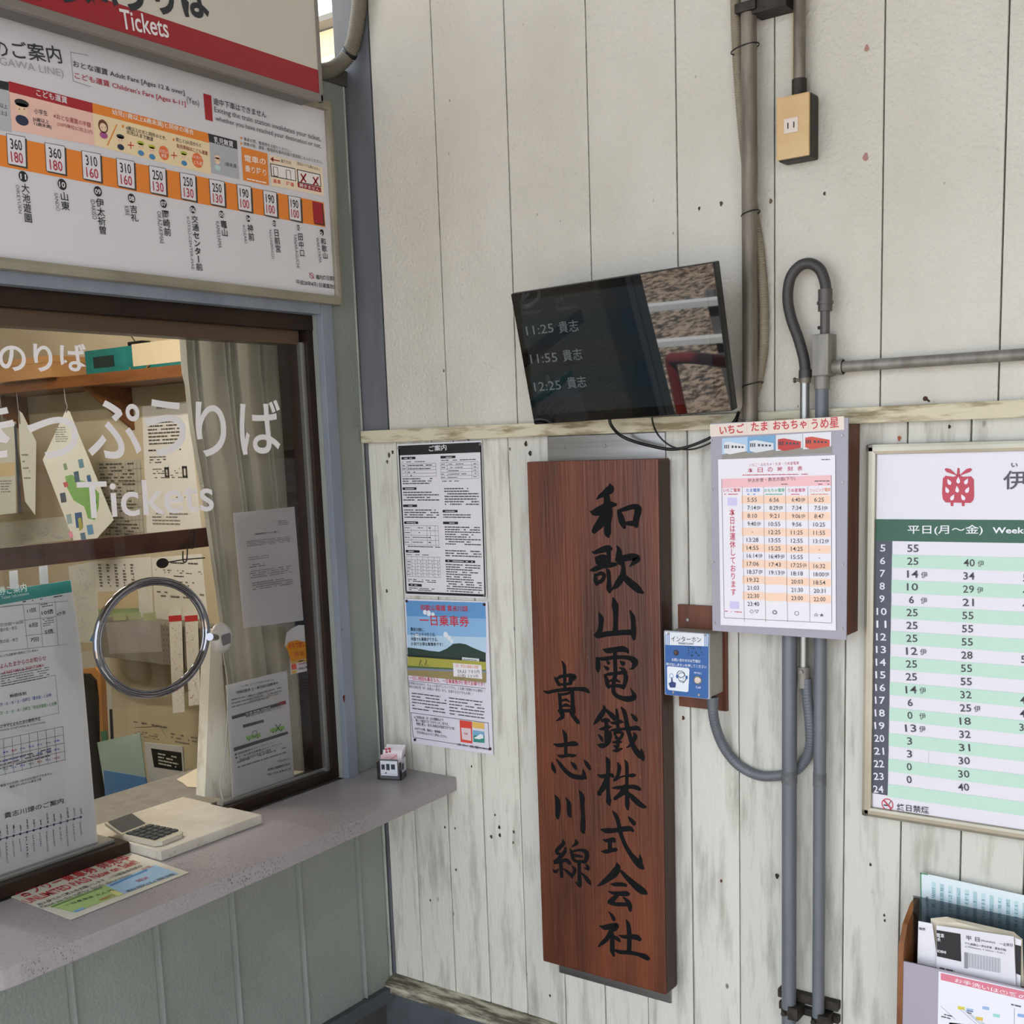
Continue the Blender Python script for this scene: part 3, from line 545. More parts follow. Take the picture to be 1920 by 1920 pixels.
# magnifier on the glass ------------------------------------------
mg = thing('round_magnifier', 'round chrome ringed lens on a suction cup, stuck to the ticket window', 'magnifier', (.0, -.64, 1.34))
CH = mat('chrome', '8f8f94', .1, 1.0); mxp = .03
c0, a0, b0 = L(289, 1196, mxp), L(388, 1195, mxp), L(291, 1088, mxp); ra = (a0 - c0).length; rb = (b0 - c0).length
ring = [c0 + Vector((.0 * math.cos(t), ra * math.cos(t), rb * math.sin(t))) for t in [2 * math.pi * k / 48 for k in range(49)]]
MB().tube(ring, .0068, 12, cap=False).build('ring', CH, mg)
ring2 = [c0 + (p - c0) * .935 for p in ring]; MB().tube(ring2, .003, 8, cap=False).build('inner_ring', CH, mg)
MB().add([c0] + ring2[:-1], [(0, i + 1, (i + 1) % 48 + 1) for i in range(48)]).build('lens', clear('lens_glass', 1.5, 'f4f2ea'), mg)
k1 = L(415, 1196, G + .004); 
MB().tube([L(393, 1194, mxp + .03), L(404, 1195, mxp - .01)], .008, 12).build('swivel', CH, mg)
pr = [(.034, .0), (.033, .004), (.026, .011), (.012, .016), (0.001, .018)]
vs = []; n = 28
for r, h in pr: vs += [k1 + Vector((h - .002, r * .86 * math.cos(2 * math.pi * j / n), r * math.sin(2 * math.pi * j / n))) for j in range(n)]
m_ = MB(); m_.add(vs, [(i * n + j, i * n + (j + 1) % n, (i + 1) * n + (j + 1) % n, (i + 1) * n + j) for i in range(len(pr) - 1) for j in range(n)], None, True); m_.add(vs[-n:], [list(range(n))]); m_.build('suction_cup', mat('silver_cup', 'c9c6c1', .4, .4), mg)
MB().add([k1 + Vector((.0165, y, z)) for y, z in ((-.014, .004), (-.010, .009), (.010, .011), (.013, .005), (.011, -.012), (-.011, -.015))], [(0, 1, 2, 3, 4, 5)]).build('cup_lever', mat('grey_lever', '77757a', .3, .5), mg)
cdm = mat('thin_grey_cord', '9b9a92', .6)
cr_ = MB().tube(curve([L(416, 1214, G + .004), L(424, 1262, G + .004), L(427, 1300, G + .004), L(425, 1370, G + .004), L(420, 1430, G + .004), L(413, 1468, G + .006), L(418, 1500, .0)], 6), .0012, 6).build('cord', cdm, mg)
# notices stuck inside the glass ----------------------------------
def sheet(name, label, cat, pts, x, m=WHITEP, th=.0006, group=None):
    q = [L(*p, x) for p in pts]; c = sum(q, Vector()) / len(q); t = thing(name, label, cat, (x, c.y, min(v.z for v in q)), group)
    o = MB().prism(q[::-1], (-th, 0, 0)).build('sheet', m, t); return t, Sign((x + .0002, 0, 0), Y, Z, o)
PP = mat('greyish_notice_paper', 'cdc8cb', .6)  # slightly greyer paper for the upper notice
t, S = sheet('window_notice', 'plain white letter, the upper notice taped in front of the curtain', 'notice', [(437, 962), (552, 950), (569, 1163), (457, 1178)], -.03851, PP)
S.t('特急乗車取扱について(お願い)', 478, 1004, 521, 999, 4, '3a3a40', .02); S.fill(521, 976, 541, 986, 3, '8a868a'); S.fill(462, 1014, 545, 1026, 4, '8a868a'); S.fill(466, 1044, 505, 1052, 2, '9a969a'); S.fill(467, 1058, 500, 1066, 2, '77757a'); S.fill(468, 1070, 548, 1086, 4, '8a868a'); S.fill(472, 1092, 550, 1108, 4, '8a868a'); S.done()
t, S = sheet('ticket_notice', 'white notice with dark bars and two small green trains, below the plain letter', 'notice', [(423, 1285), (538, 1257), (553, 1474), (437, 1499)], -.03852, mat('cool_white_paper', 'cfd0d4', .5))
S.t('特殊回数券 土・休日割引回数券の', 443, 1302, 521, 1283, 6, '33333a', .03); S.t('「十ッ割」について改定のお知らせ', 450, 1289, 513, 1276, 4, '44444a'); S.t('ご利用条件変更について', 461, 1309, 507, 1299, 5, '55555a'); S.t('平成26年4月よりご利用のお客様へ', 468, 1316, 524, 1302, 4, '44444a'); S.fill(433, 1310, 530, 1330, 3, '8a868a', hfrac=.35)
S.quad([(434, 1343), (535, 1314), (536, 1320), (435, 1349)], '4a4a4e', 2); S.t('普通 特殊 回数券', 460, 1341, 507, 1328, 4, 'e0dfe4', .02, 5); S.quad([(522, 1317), (535, 1313.5), (536, 1319), (522, 1323)], '8a2a2c', 3); S.t('乗車1回につき1枚ずつお使いください', 460, 1346, 530, 1327, 5, '44444a', .02)
S.quad([(455, 1359), (494, 1349), (495, 1354), (456, 1365)], '4a4a4e', 2); S.quad([(438, 1402), (539, 1371), (540, 1376), (439, 1409)], '4a4a4e', 2)
S.disc(477, 1376, 8, '2a2a2e', 4, ring=.16); S.line(515, 1358, 526, 1371, 1.6, '2a2a2e', 4); S.line(526, 1357, 516, 1373, 1.6, '2a2a2e', 4)
for a in ((461, 1387), (506, 1373)):
    x, y = a; S.quad([(x, y - 6), (x + 27, y - 13), (x + 28, y - 6), (x + 1, y + 1)], '8cba6a', 2); S.disc(x + 6, y, 2, '3a5a2a', 3); S.disc(x + 22, y - 4, 2, '3a5a2a', 3)
S.t('● 特殊回数券(オフピークチケット)', 440, 1418, 512, 1394, 5, '33333a', .02); S.t('● 土・休日割引回数券(ホリデーチケット)', 441, 1424, 528, 1396, 5, '33333a', .02); S.t('平成26年3月31日までに発売', 449, 1428, 508, 1408, 5, '33333a', .02); S.fill(444, 1426, 540, 1445, 2, '8a868a', hfrac=.3)
S.t('平成25年12月', 520, 1430, 543, 1424, 4, '44444a'); S.t('和歌山電鐵株式会社', 502, 1446, 544, 1434, 5, '33333a', .03); S.t('TEL 073-478-0110', 500, 1455, 545, 1443, 4, '44444a', .01); S.done()
t, S = sheet('hospitality_sticker', 'yellow and orange tag shaped sticker beside the brown frame of the ticket window', 'sticker', [(534, 1210), (537, 1187), (548, 1178), (560, 1172), (584, 1172), (594, 1190), (596, 1208), (590, 1215), (590, 1255), (545, 1265), (543, 1225)], -.0384, WHITEP)
S.quad([(536, 1212), (541, 1204), (556, 1200), (572, 1204), (588, 1214), (589, 1232), (545, 1241), (542, 1228)], 'e8a024', 2); S.t('おもてなし', 540, 1217, 572, 1213, 11, 'd85a20', .06); S.t('宣言', 551, 1231, 571, 1228, 9, 'd85a20', .06); S.disc(580, 1219, 6.5, 'ece6e4', 4); S.t('心', 576, 1223, 584, 1222, 7, 'c82a2a', .05, 6)
S.quad([(545, 1242), (589, 1233), (590, 1236), (545, 1245)], 'e0b820', 3); S.quad([(546, 1246), (555, 1244), (556, 1254), (547, 1256)], 'e8503a', 3); S.quad([(547, 1258), (556, 1256), (556, 1261), (547, 1263)], 'f0c020', 3); S.t('和歌山電鐵(株)', 560, 1257, 586, 1251, 5, '33333a', .03); S.fill(560, 1238, 588, 1248, 2, 'c87a8a'); S.done()
# left poster behind the glass ------------------------------------
xp = -.0386
t, S = sheet('fare_poster', 'tall white poster with a teal heading, at the left end of the ticket window', 'poster', [(-90, 1122), (133, 1087), (152, 1215), (168, 1400), (184, 1589), (-90, 1682)], xp, mat('laminated_white', 'd6d6d8', .15))
S.quad([(-90, 1122), (132, 1088), (135, 1110), (-90, 1150)], '1f8a84', 1); S.t('乗車券ご案内', -30, 1121, 50, 1109, 17, 'd8f0ee', .01); S.t('Ticket Information', 2, 1124, 54, 1115, 6, 'd8f0ee')
for x, y in ((24, 1071), (80, 1062)):
    q = [L(x - 8, y, xp), L(x + 8, y - 2, xp), L(x + 10, y + 32, xp), L(x - 6, y + 33, xp)]; MB().prism([v + X * .0012 for v in q], (.0004, 0, 0)).build('tape_strip', mat('white_tape', 'e4e6e6', .4), t)
S.line(-20, 1142, 43, 1133, 1, '8a8c92'); 
for a in ((-30, 1140, 127, 1127), (44, 1163, 104, 1156), (46, 1192, 104, 1186), (-30, 1225, 127, 1208)): S.line(*a, 1.1, '9a9ca2')
S.line(43, 1133, 52, 1217, 1.1, '9a9ca2'); S.line(73, 1130, 80, 1213, 1.1, '9a9ca2'); S.line(103, 1126, 109, 1210, 1.1, '9a9ca2')
S.t('11回', 51, 1150, 67, 1147, 8, '33333a', .01); S.t('6回', 54, 1177, 70, 1175, 8, '33333a', .01); S.t('7回', 57, 1204, 72, 1202, 8, '33333a', .01); S.t('10倍', 78, 1154, 100, 1150, 9, '33333a', .01); S.t('5倍', 84, 1190, 100, 1187, 9, '33333a', .01); S.t('6か月', 107, 1155, 122, 1152, 7, '33333a', .01)
S.t('の10:00～16:00', 0, 1176, 43, 1169, 7, '33333a'); S.t('度の祝・休日', 0, 1185, 31, 1180, 7, '33333a'); S.t('民の祝・休日', 0, 1207, 33, 1202, 7, '33333a'); S.fill(75, 1132, 99, 1140, 2, '66666a'); S.fill(79, 1160, 102, 1176, 4, '8a8a8e'); S.fill(42, 1126, 62, 1131, 1, '33333a'); S.fill(70, 1122, 80, 1127, 1, '33333a'); S.fill(100, 1117, 118, 1122, 1, '44444a')
S.t('※こども回数券の発売はございません', 0, 1233, 72, 1221, 5, '44444a', .01)
S.t('よんたまからのお知らせ', 0, 1254, 86, 1238, 10, 'b02a50', .03); S.t('of NITAMA & YONTAMA', 4, 1265, 82, 1250, 6, 'c04a60', .01); S.fill(0, 1262, 95, 1290, 6, '66666a', hfrac=.35)
S.frame(-30, 1292, 111, 1337, 1.3, '9ab0a4'); S.t('勤務体制', 18, 1309, 49, 1303, 7, '33333a', .02); S.t('月・火・水・土・日曜日「貴志駅」に出勤', 0, 1325, 96, 1306, 7, '3a5aa8', .01); S.t('月・火・水・木・日曜日「伊太祈曽駅」に出勤', 0, 1341, 106, 1322, 7, '3a8a50', .01)
S.t('ニタマとよんたまの勤務予定', 0, 1366, 76, 1351, 8, '33333a', .03); S.t('Working schedule of NITAMA & YONTAMA', -30, 1378, 85, 1357, 5, '44444a')
for k in range(5): S.line(-40, 1395 + 17 * k, 118 + k * 1.2, 1362 + 15.5 * k, 1.1, '8a8c92')
for k in range(10): S.line(118 - 16 * k, 1362 + 3.5 * k, 122 - 16 * k, 1426 + 3.9 * k, 1.1, '8a8c92')
rn = random.Random(3)
for i in range(8):
    for j in range(3):
        x = 106 - 16 * i; y = 1392 + 16 * j + 3.5 * i; S.t(rn.choice(['休日', '出勤', '貴志', '伊太']), x - 5, y, x + 5, y - 2, 4, rn.choice(['c04a50', '4a6ac0', '4a9a5a', '4a6ac0']), .02)
S.fill(-20, 1430, 100, 1450, 3, '66666a', hfrac=.35); S.t('電話でのお問い合せはお受けできません', 0, 1476, 98, 1452, 5, '33333a', .02); S.t('電話 073-478-0110 貴志川線', 18, 1478, 77, 1463, 5, '33333a', .02)
S.t('貴志川線のご案内', 8, 1535, 119, 1506, 11, '3a3a44', .008); 
for k in range(13):
    x = 151 - 12.6 * k; y = 1532 + 3.5 * k; S.disc(x, y, 2.5, '3a4664', 4)
    S.t(rn.choice(['和歌山', '田中口', '日前宮', '神前', '竈山']), x - 2, y - 16 - 4 * (k % 3), x, y - 5, 3.5, '3a3a44', .02, hx=True); S.t(rn.choice(['WAKAYAMA', 'KOZAKI', 'SANDO', 'KIRE']), x - 3, y + 9, x, y + 34 + 7 * (k % 3), 3, '55555a', hx=True)
S.line(151, 1532, -5, 1575, 1.2, '3a4664', 3); S.done()
# ================================================================== ON THE BACK WALL
def bpl(x0, y0, x1, y1, y, th, name, m, parent, bev=.001):
    a, b = B(x0, y0, y), B(x1, y1, y); MB().box((a.x, y, a.z), (b.x, y + th, b.z), bev=bev).build(name, m, parent); return a, b
# wooden name plaque ----------------------------------------------
yp = -.056; a, b = B(992, 866, yp), B(1246, 1865, yp); c = B(1014.2, 1800.4, yp); x0 = (a.x + c.x) / 2; x1 = (b.x + B(1237, 866, yp).x) / 2; z1 = a.z; z0 = (b.z + c.z) / 2
pq = thing('name_plaque', 'tall reddish brown wooden plaque with black brush lettering down its face', 'sign', ((x0 + x1) / 2, -.03, z0))
s = MB().box((x0, yp, z0), (x1, -.008, z1), bev=.003); o = s.build('board', WOODRED, pq)
MB().box((x1 - .0006, yp + .003, z0 + .004), (x1 + .0012, -.009, z1 - .004)).build('side_edge', WOODSIDE, pq)
u0, u1 = B(1028, 845, -.004).x, B(1248, 845, -.004).x
MB().box((u0, -.0065, z1 - .03), (u1, -.002, zr0 - .001), bev=.001).build('mounting_plate', STEEL, pq)
v0, v1 = B(1049.6, 1821.3, -.004), B(1259, 1881, -.004)
MB().box((v0.x, -.0065, v1.z), (v1.x, -.002, z0 + .03), bev=.001).build('mounting_plate', STEEL, pq)
for q in ((1057, 838), (1133, 836)):
    p = B(*q, -.0065); MB().tube([p, p - Y * .002], .0045, 12).build('screw', SCREWM, pq)
S = Sign((0, yp - .0004, 0), X, Z, pq.children[0])
IK = mat('brushed_black_ink', '101113', .85, spec=.15)
K = [((1100, 900), '700,120,20;700,270,130;540,400,90;400,490,60;290,590,10|110,950,20;250,970,110;480,880,140;700,750,110;860,740,50|600,480,90;620,700,110;620,1000,160;620,1300,110;630,1600,100;650,1700,40|560,1000,130;420,1280,130;300,1430,110;230,1530,80|960,930,50;1020,1100,90;1080,1300,90;1130,1420,50|950,930,40;1150,870,70;1400,800,80;1530,850,110;1530,1000,100;1480,1200,90;1490,1380,60|1150,1300,50;1350,1300,80;1480,1320,80'),
     ((1100, 1010), '180,400,30;260,410,60;450,340,90;650,290,100;720,300,60|290,580,50;330,720,60|290,590,50;450,540,70;560,560,70|540,560,70;540,700,60|330,720,60;560,700,60|430,650,60;440,650,60|650,350,70;670,550,60;660,760,60|110,950,20;230,920,70;450,830,80;700,790,80;860,770,60|600,900,20;650,1000,60;670,1250,60;670,1480,80;690,1600,40|260,1080,40;270,1250,60;310,1370,50|280,1100,40;430,1040,60;530,1100,50;450,1270,60;330,1310,60|910,220,20;970,350,70;970,550,100;1000,700,90|950,620,100;1150,580,100;1350,550,110;1500,590,110;1450,680,90;1290,840,10|1080,720,60;1100,900,60;1080,1100,90;980,1280,100;880,1420,80;780,1500,30|1100,1120,80;1250,1270,100;1450,1440,110;1570,1550,90;1680,1620,40|780,1500,40;690,1540,60'),
     ((1100, 1110), '800,190,30;850,400,100;870,600,80;870,900,70;860,1150,80|370,620,20;430,800,80;430,950,70;390,1180,80;330,1290,90|250,1290,40;340,1310,80;600,1260,80;900,1230,80;1200,1210,80;1380,1230,90;1420,1400,50|1300,560,20;1380,750,70;1400,950,70;1410,1250,80'),
     ((1100, 1200), '480,270,10;620,320,80;850,290,80;1080,270,90;1200,320,70;1240,380,30|320,550,50;340,700,70;340,850,70;340,930,40|320,570,40;550,560,60;850,520,60;1150,520,60;1350,560,80;1450,680,100;1380,840,40;1280,870,10|850,330,60;850,600,60;860,1000,60;820,1200,60;800,1500,60;870,1650,60;1050,1740,70;1250,1770,90;1420,1720,80;1400,1600,50;1310,1450,10|600,620,20;660,690,50|510,770,10;620,860,60|990,630,10;1090,710,70|980,820,15;1100,890,60;1160,980,60|550,1050,30;700,1020,50;900,1000,50;1120,970,60|540,1050,30;600,1200,60;630,1350,60;660,1440,30|1150,1000,50;1180,1130,70;1150,1300,60;1110,1460,30|680,1230,30;850,1200,50;1000,1260,20|680,1390,50;900,1370,50;1100,1400,70'),
     ((1100, 1310), '500,200,15;530,320,60;430,500,80;300,670,60;200,790,10|560,330,40;680,430,60;790,540,80;830,620,50|470,660,50;600,640,60;690,680,30|590,700,60;600,900,60;610,1100,80;600,1350,60|390,910,20;500,900,60;650,850,50;740,850,20|350,1070,10;430,1170,50;480,1270,30|690,1030,60;700,1150,60;650,1280,60|330,1370,15;450,1410,80;600,1370,60;700,1280,40|890,320,30;920,500,50;930,720,60|740,720,30;850,730,50;1000,690,60;1080,700,30|930,780,50;950,900,50|740,950,30;900,930,50;1080,910,40;1300,900,60;1500,880,70;1590,930,40|830,1030,30;870,1110,30;930,1200,40|850,1020,40;1000,1000,50;1080,1060,40;1010,1190,50|880,1180,40;1010,1200,40|800,1310,30;950,1290,50;1040,1300,30|950,1250,50;930,1430,50|820,1400,20;900,1450,50|800,1560,20;900,1550,60;1060,1500,25|1040,260,20;1120,380,60;1180,600,60;1220,850,70;1290,1100,60;1370,1350,70;1480,1560,80;1600,1680,100;1680,1780,70;1690,1840,30|1640,1500,10;1660,1650,60|1340,460,15;1430,560,60;1490,640,50|1420,1030,20;1460,1130,60;1400,1250,70;1330,1380,50;1200,1470,10'),
     ((1100, 1415), '580,80,20;640,200,70;640,500,60;630,900,60;650,1200,60;660,1400,80;690,1510,30|320,600,15;450,650,60;600,630,60;740,610,60;790,660,40|620,650,60;570,850,90;470,1030,80;370,1160,60;400,1200,40|930,240,20;980,380,60;950,580,50;890,700,50;820,780,30|850,750,50;1000,680,30;1150,640,25;1380,620,60;1440,620,40|1140,160,15;1200,280,50;1210,600,50;1200,950,50;1210,1250,60;1220,1500,70;1230,1630,40|780,1000,20;900,990,50;1100,980,60;1350,960,60;1500,990,70;1590,1040,50|1150,980,90;1120,1080,110;1000,1200,70;860,1310,60|1200,1130,50;1350,1260,70;1550,1450,80;1700,1550,60;1770,1570,30'),
     ((1100, 1510), '780,180,20;870,300,60;940,480,60;990,700,60;1050,920,60;1160,1200,60;1330,1480,70;1500,1680,100;1620,1820,90;1680,1880,50|1590,1480,15;1620,1620,50;1620,1750,60|1250,350,20;1340,450,60;1420,550,60|420,720,15;600,760,80;850,750,70;1100,710,80;1280,700,80;1390,760,40|490,1030,15;620,1060,60;780,1040,80;830,1070,50|700,1080,60;700,1300,60|440,1370,15;570,1390,60;750,1350,60;870,1330,60'),
     ((1100, 1610), '910,130,20;920,280,100;820,450,120;640,600,90;460,740,60;330,820,10|1040,380,40;1200,560,70;1400,750,90;1600,920,110;1740,1010,80;1790,1050,40|720,760,15;850,770,60;1050,770,60;1170,800,50|650,980,15;800,1030,50;1000,1050,70;1180,1050,80;1240,1060,60|900,1120,60;780,1230,80;700,1280,70|680,1300,60;850,1360,60;1050,1370,60;1200,1370,60|1100,1160,20;1230,1280,60;1290,1400,70;1310,1540,50'),
     ((1100, 1700), '650,140,10;740,240,40;800,340,60;820,390,50|400,580,20;550,620,80;750,580,80;880,580,90;850,680,60|780,640,80;700,820,80;600,970,70;480,1080,60;360,1190,30|770,850,60;770,1100,70;770,1300,70;810,1460,40|820,900,40;930,970,60;990,1040,30|1190,400,20;1250,550,60;1280,800,70;1280,1100,70;1270,1350,70|980,860,20;1100,900,50;1300,900,70;1500,920,80;1590,980,60|870,1310,40;1000,1360,60;1300,1380,60;1550,1430,60;1750,1500,80;1840,1560,60'),
     ((1010, 1235), '690,60,10;760,200,50;780,400,50;780,700,50;790,930,50|470,550,15;540,660,50;620,780,50|530,620,40;650,540,50;780,520,50;960,500,60;1060,550,80;1040,620,50|960,600,60;960,700,60|600,770,40;780,770,40;970,740,50|150,970,15;280,1010,50;500,960,50;900,920,60;1200,910,60;1400,930,70;1500,1000,40|600,1050,30;640,1200,50;650,1400,50;680,1650,60|620,1080,40;800,1060,40;1000,1000,40|1010,1000,60;1020,1300,60;1030,1600,80|690,1260,30;820,1230,40;920,1290,20|690,1430,30;820,1390,50;930,1430,30|620,1560,50;850,1560,50;1050,1550,50|730,1650,50;700,1760,60;520,1870,10|970,1620,50;1080,1780,60;1180,1900,60;1210,1930,30'),
     ((1010, 1365), '720,60,15;790,200,60;810,400,50;810,700,50;820,820,50|460,480,20;600,520,60;850,490,60;1050,470,80;1140,490,50|560,810,15;680,850,50;900,820,50;1030,830,50;1120,820,20|400,1040,20;440,1200,60;500,1340,30|540,940,15;650,1090,50;800,1280,60;1000,1430,70;1200,1480,70;1370,1480,70;1430,1520,20|1330,1220,10;1360,1400,60|960,1010,10;1060,1120,60;1120,1220,40|1370,960,15;1450,1090,60;1540,1230,40'),
     ((1010, 1460), '490,500,15;560,640,70;580,850,80;570,1100,70;570,1180,40|810,570,10;900,720,60;910,900,70;930,1080,60;970,1160,20|1210,350,15;1300,540,70;1310,800,60;1330,1100,60;1330,1400,80;1330,1560,70;1360,1630,30'),
     ((1010, 1560), '730,240,20;740,340,60;640,450,60;550,550,60;560,640,50|800,470,30;800,560,50;720,670,60;600,800,60;480,880,40|570,630,40;650,680,50|500,920,50;650,880,50;830,850,60;930,940,50|660,900,50;680,1150,50;690,1330,50|420,1120,10;510,1190,50;590,1120,20|760,1110,20;860,1190,40;970,1290,50;1000,1360,30|1000,1020,15;1080,1120,50;1060,1230,50;990,1350,30|1110,230,20;1130,340,60;1000,440,15|940,500,15;1000,650,50;1040,800,50;1110,880,40|1030,580,30;1230,540,40;1400,580,60;1450,700,70;1420,850,60;1370,930,30|1100,880,40;1400,890,50|1050,700,50;1200,720,40;1300,740,30|1210,880,50;1220,1200,50;1230,1500,60;1240,1630,40|1110,1500,15;1200,1580,50|1410,960,10;1470,1040,50;1490,1130,30;1390,1080,20|1290,1230,15;1400,1350,50;1500,1480,60;1560,1580,20')]
for (ox, oy), st in K: S.solo(lambda: S.brush(ox, oy, 16., st.split('|'), IK, name='brush_character'))
S.done()
# information notice ----------------------------------------------
def bsheet(name, label, cat, pts, y, m=WHITEP, th=.0008, group=None):
    q = [B(*p, y) for p in pts]; c = sum(q, Vector()) / len(q); t = thing(name, label, cat, (c.x, y, min(v.z for v in q)), group)
    o = MB().prism(q, (0, th, 0)).build('sheet', m, t); return t, Sign((0, y - .0002, 0), X, Z, o)
BK = '1d1d20'
t, S = bsheet('information_notice', 'white small print notice with black heading bar and border, left of the plaque', 'notice', [(744, 833), (903, 826), (912.5, 1122), (760, 1116)], -.0062, mat('glossy_white_sheet', 'dddade', .25))
S.quad([(746.5, 836), (901, 829), (902, 848), (747.5, 854)], BK, 1); S.t('ご案内', 805, 847, 838, 844, 11, 'e4e2e6', .02)
S.quad([(746.5, 836), (749, 836), (763, 1112), (760.5, 1112)], BK, 1); S.quad([(900, 830), (902.5, 830), (911, 1118), (908.5, 1118)], BK, 1); S.quad([(760.5, 1108.5), (910.5, 1114.5), (911, 1119), (761, 1113)], BK, 1)
def bar2(x0, y0, x1): S.quad([(x0, y0 + (941 - y0) * 1e-4), (x1, y0 - (941 - y0) * (x1 - x0) / 2900), (x1 + .2, y0 + 4.6 - (941 - y0) * (x1 - x0) / 2900), (x0 + .2, y0 + 4.8)], BK, 2); S.fill(x0 + 5, y0 + 1.2, x1 - 4, y0 + 4, 1, 'dcdae0', lv=4)
for x, y, w_ in ((753, 857, 26), (755, 914, 26), (756, 946, 26), (758, 977.5, 26), (761, 1031, 26), (766, 1094, 25), (826, 855, 28), (830, 956, 28), (831, 978, 28), (835, 1049, 56)): bar2(x, y, x + w_)
def grid(x0, y0, x1, y1, rows, cols, wpx=.8, col='66666c', sk=0.):
    a, b = S.uv(x0, y0), S.uv(x1, y1); a2 = S.uv(x0, y1)
    for k in range(rows + 1):
        v = a.y + (a2.y - a.y) * k / rows; t = .0004 * wpx; S.put([(a.x, v + t), (b.x, v + t), (b.x, v - t), (a.x, v - t)], [(0, 1, 2, 3)], col, 2, 'printed_graphics')
    for c in cols:
        u = a.x + (b.x - a.x) * c; t = .0004 * wpx; S.put([(u - t, a.y), (u + t, a.y), (u + t, a2.y), (u - t, a2.y)], [(0, 1, 2, 3)], col, 2, 'printed_graphics')
G1 = '55555c'
S.fill(754, 865, 797, 868, 1, G1); grid(753, 870, 818.5, 894, 4, (0, .16, 1)); 
for k in range(4): S.fill(755, 871.5 + 6 * k, 762, 875 + 6 * k, 1, G1); S.fill(765, 871 + 6.3 * k, 765 + (45, 52, 14, 8)[k], 875 + 6.3 * k, 1, G1)
S.fill(755, 896, 815, 909, 3, G1); S.fill(756, 921, 824, 940, 4, G1); S.fill(758, 954, 824, 972, 4, G1); grid(758, 985, 823, 1021, 4, (0, .2, .67, .77, .91, 1)); S.fill(760, 1022.5, 826, 1026, 1, G1)
for k in range(4): S.fill(759.5, 988 + 9 * k, 769, 991 + 9 * k, 1, G1); S.fill(774 + 6 * (k < 2), 988 + 9 * k, 774 + (20, 14, 29, 28)[k], 991 + 9 * k, 1, G1); S.fill(803.5, 988 + 9 * k, 808, 992 + 9 * k, 1, G1)
S.fill(762, 1038, 804, 1041, 1, G1); grid(762, 1043, 826, 1080, 6, (0, .16, .33, .49, .66, .83, 1))
for k in range(5):
    S.fill(764, 1051 + 6.1 * k, 771, 1054 + 6.1 * k, 1, G1)
    for j in range(5): S.disc(778.5 + 10.7 * j + .3 * k, 1052.5 + 6.2 * k + .4 * j, 1.7, G1, 3, n=10, ring=.4)
S.fill(765, 1084.5, 818, 1091, 2, G1); S.fill(767, 1100.5, 815, 1107, 2, G1)
S.fill(827, 861.5, 893, 865, 1, G1); grid(826, 867, 897.5, 898, 5, (0, .18, .83, 1))
for k in range(5): S.fill(828, 869 + 6.2 * k, 835, 872 + 6.2 * k, 1, G1); S.fill(841, 869 + 6.2 * k, 841 + (30, 34, 20, 34, 22)[k], 872 + 6.2 * k, 1, G1); S.fill(888, 868 + 6.1 * k, 894, 871 + 6.1 * k, 1, G1)
S.fill(829, 900.5, 861, 904, 1, G1); S.fill(833, 914, 899, 948, 7, G1); S.fill(831, 963, 900, 972, 2, G1); S.fill(834, 986, 902, 1022, 8, G1); S.fill(835, 1030, 903, 1044, 3, G1); S.fill(836, 1056, 904, 1110, 12, G1); S.done()
for q in ((748, 840), (901, 833), (763, 1110), (909, 1117)):
    p = B(*q, -.0064); MB().tube([p, p - Y * .002], .0032, 12).build('screw', SCREWM, t)
# day pass poster -------------------------------------------------
t, S = bsheet('day_pass_poster', 'poster of blue sky, mountain and fields, pinned under the black bordered notice', 'poster', [(758, 1122.5), (914, 1128), (924.5, 1415), (772, 1393)], -.0058, mat('glossy_poster_paper', 'dcd9e4', .35))
S.quad([(761, 1126), (910, 1130), (911, 1160), (762.5, 1155)], '5f95c8', 1); S.quad([(762.5, 1155), (911, 1160), (912, 1195), (763.5, 1190)], '86b2da', 1); S.quad([(763.5, 1190), (912, 1195), (912, 1226), (764, 1222)], 'b4cfe4', 1)
for x, y, r in ((797, 1148, 6), (804, 1150, 7), (812, 1152, 5), (836, 1190, 7), (842, 1196, 6), (847, 1202, 5), (782, 1192, 6)): S.disc(x, y, r, 'dfe6ee', 2)
S.quad([(764, 1214), (775, 1215), (790, 1217), (805, 1220), (824, 1222), (838, 1216), (850, 1207), (862, 1206), (874, 1208), (886, 1214), (898, 1219), (911, 1224), (911, 1240), (765, 1230)], '2f4038', 3)
S.quad([(764, 1227), (911, 1237), (911, 1241), (765, 1231)], '232e2a', 4); S.quad([(765, 1230.5), (911, 1241), (911.5, 1256), (765, 1248)], 'a8a44a', 4); S.quad([(765, 1248), (911.5, 1256), (912, 1258), (765, 1252)], '56703a', 4); S.quad([(765, 1252), (912, 1258), (912, 1261), (765, 1256)], '8088a0', 4); S.quad([(765, 1256), (912, 1261), (912, 1280), (766, 1266)], '96875a', 4)
S.quad([(867, 1232), (899, 1235), (899, 1240), (867, 1237)], 'd8dade', 5); S.fill(869, 1234, 897, 1237, 1, G1, lv=6)
for x in (787, 798): S.disc(x, 1247, 2.4, '33363e', 5, n=12, ring=.3); S.disc(x + 5, 1247.5, 2.4, '33363e', 5, n=12, ring=.3); S.line(x, 1246, x + 3, 1238, 2, '33363e', 5); S.disc(x + 1, 1236.5, 1.2, '33363e', 5, n=8)
S.quad([(850, 1243), (903, 1247), (905, 1273), (851, 1268)], 'e6e2e4', 5); S.t('1日・貴志川線乗り放題', 855, 1250.5, 898, 1254, 6, 'd8804a', lv=6); S.t('《大人》７８０円', 859, 1262, 900, 1263, 7, KT, .02, 6); S.t('《小児》３９０円', 859, 1269.5, 897, 1271, 6, KT, .02, 6)
S.t('和歌山電鐵 貴志川線', 789, 1144.5, 878, 1147, 11, 'c03a44', .03, 5); S.t('一日乗車券', 788, 1172.5, 881, 1175.5, 20, 'c8323c', .01, 5)
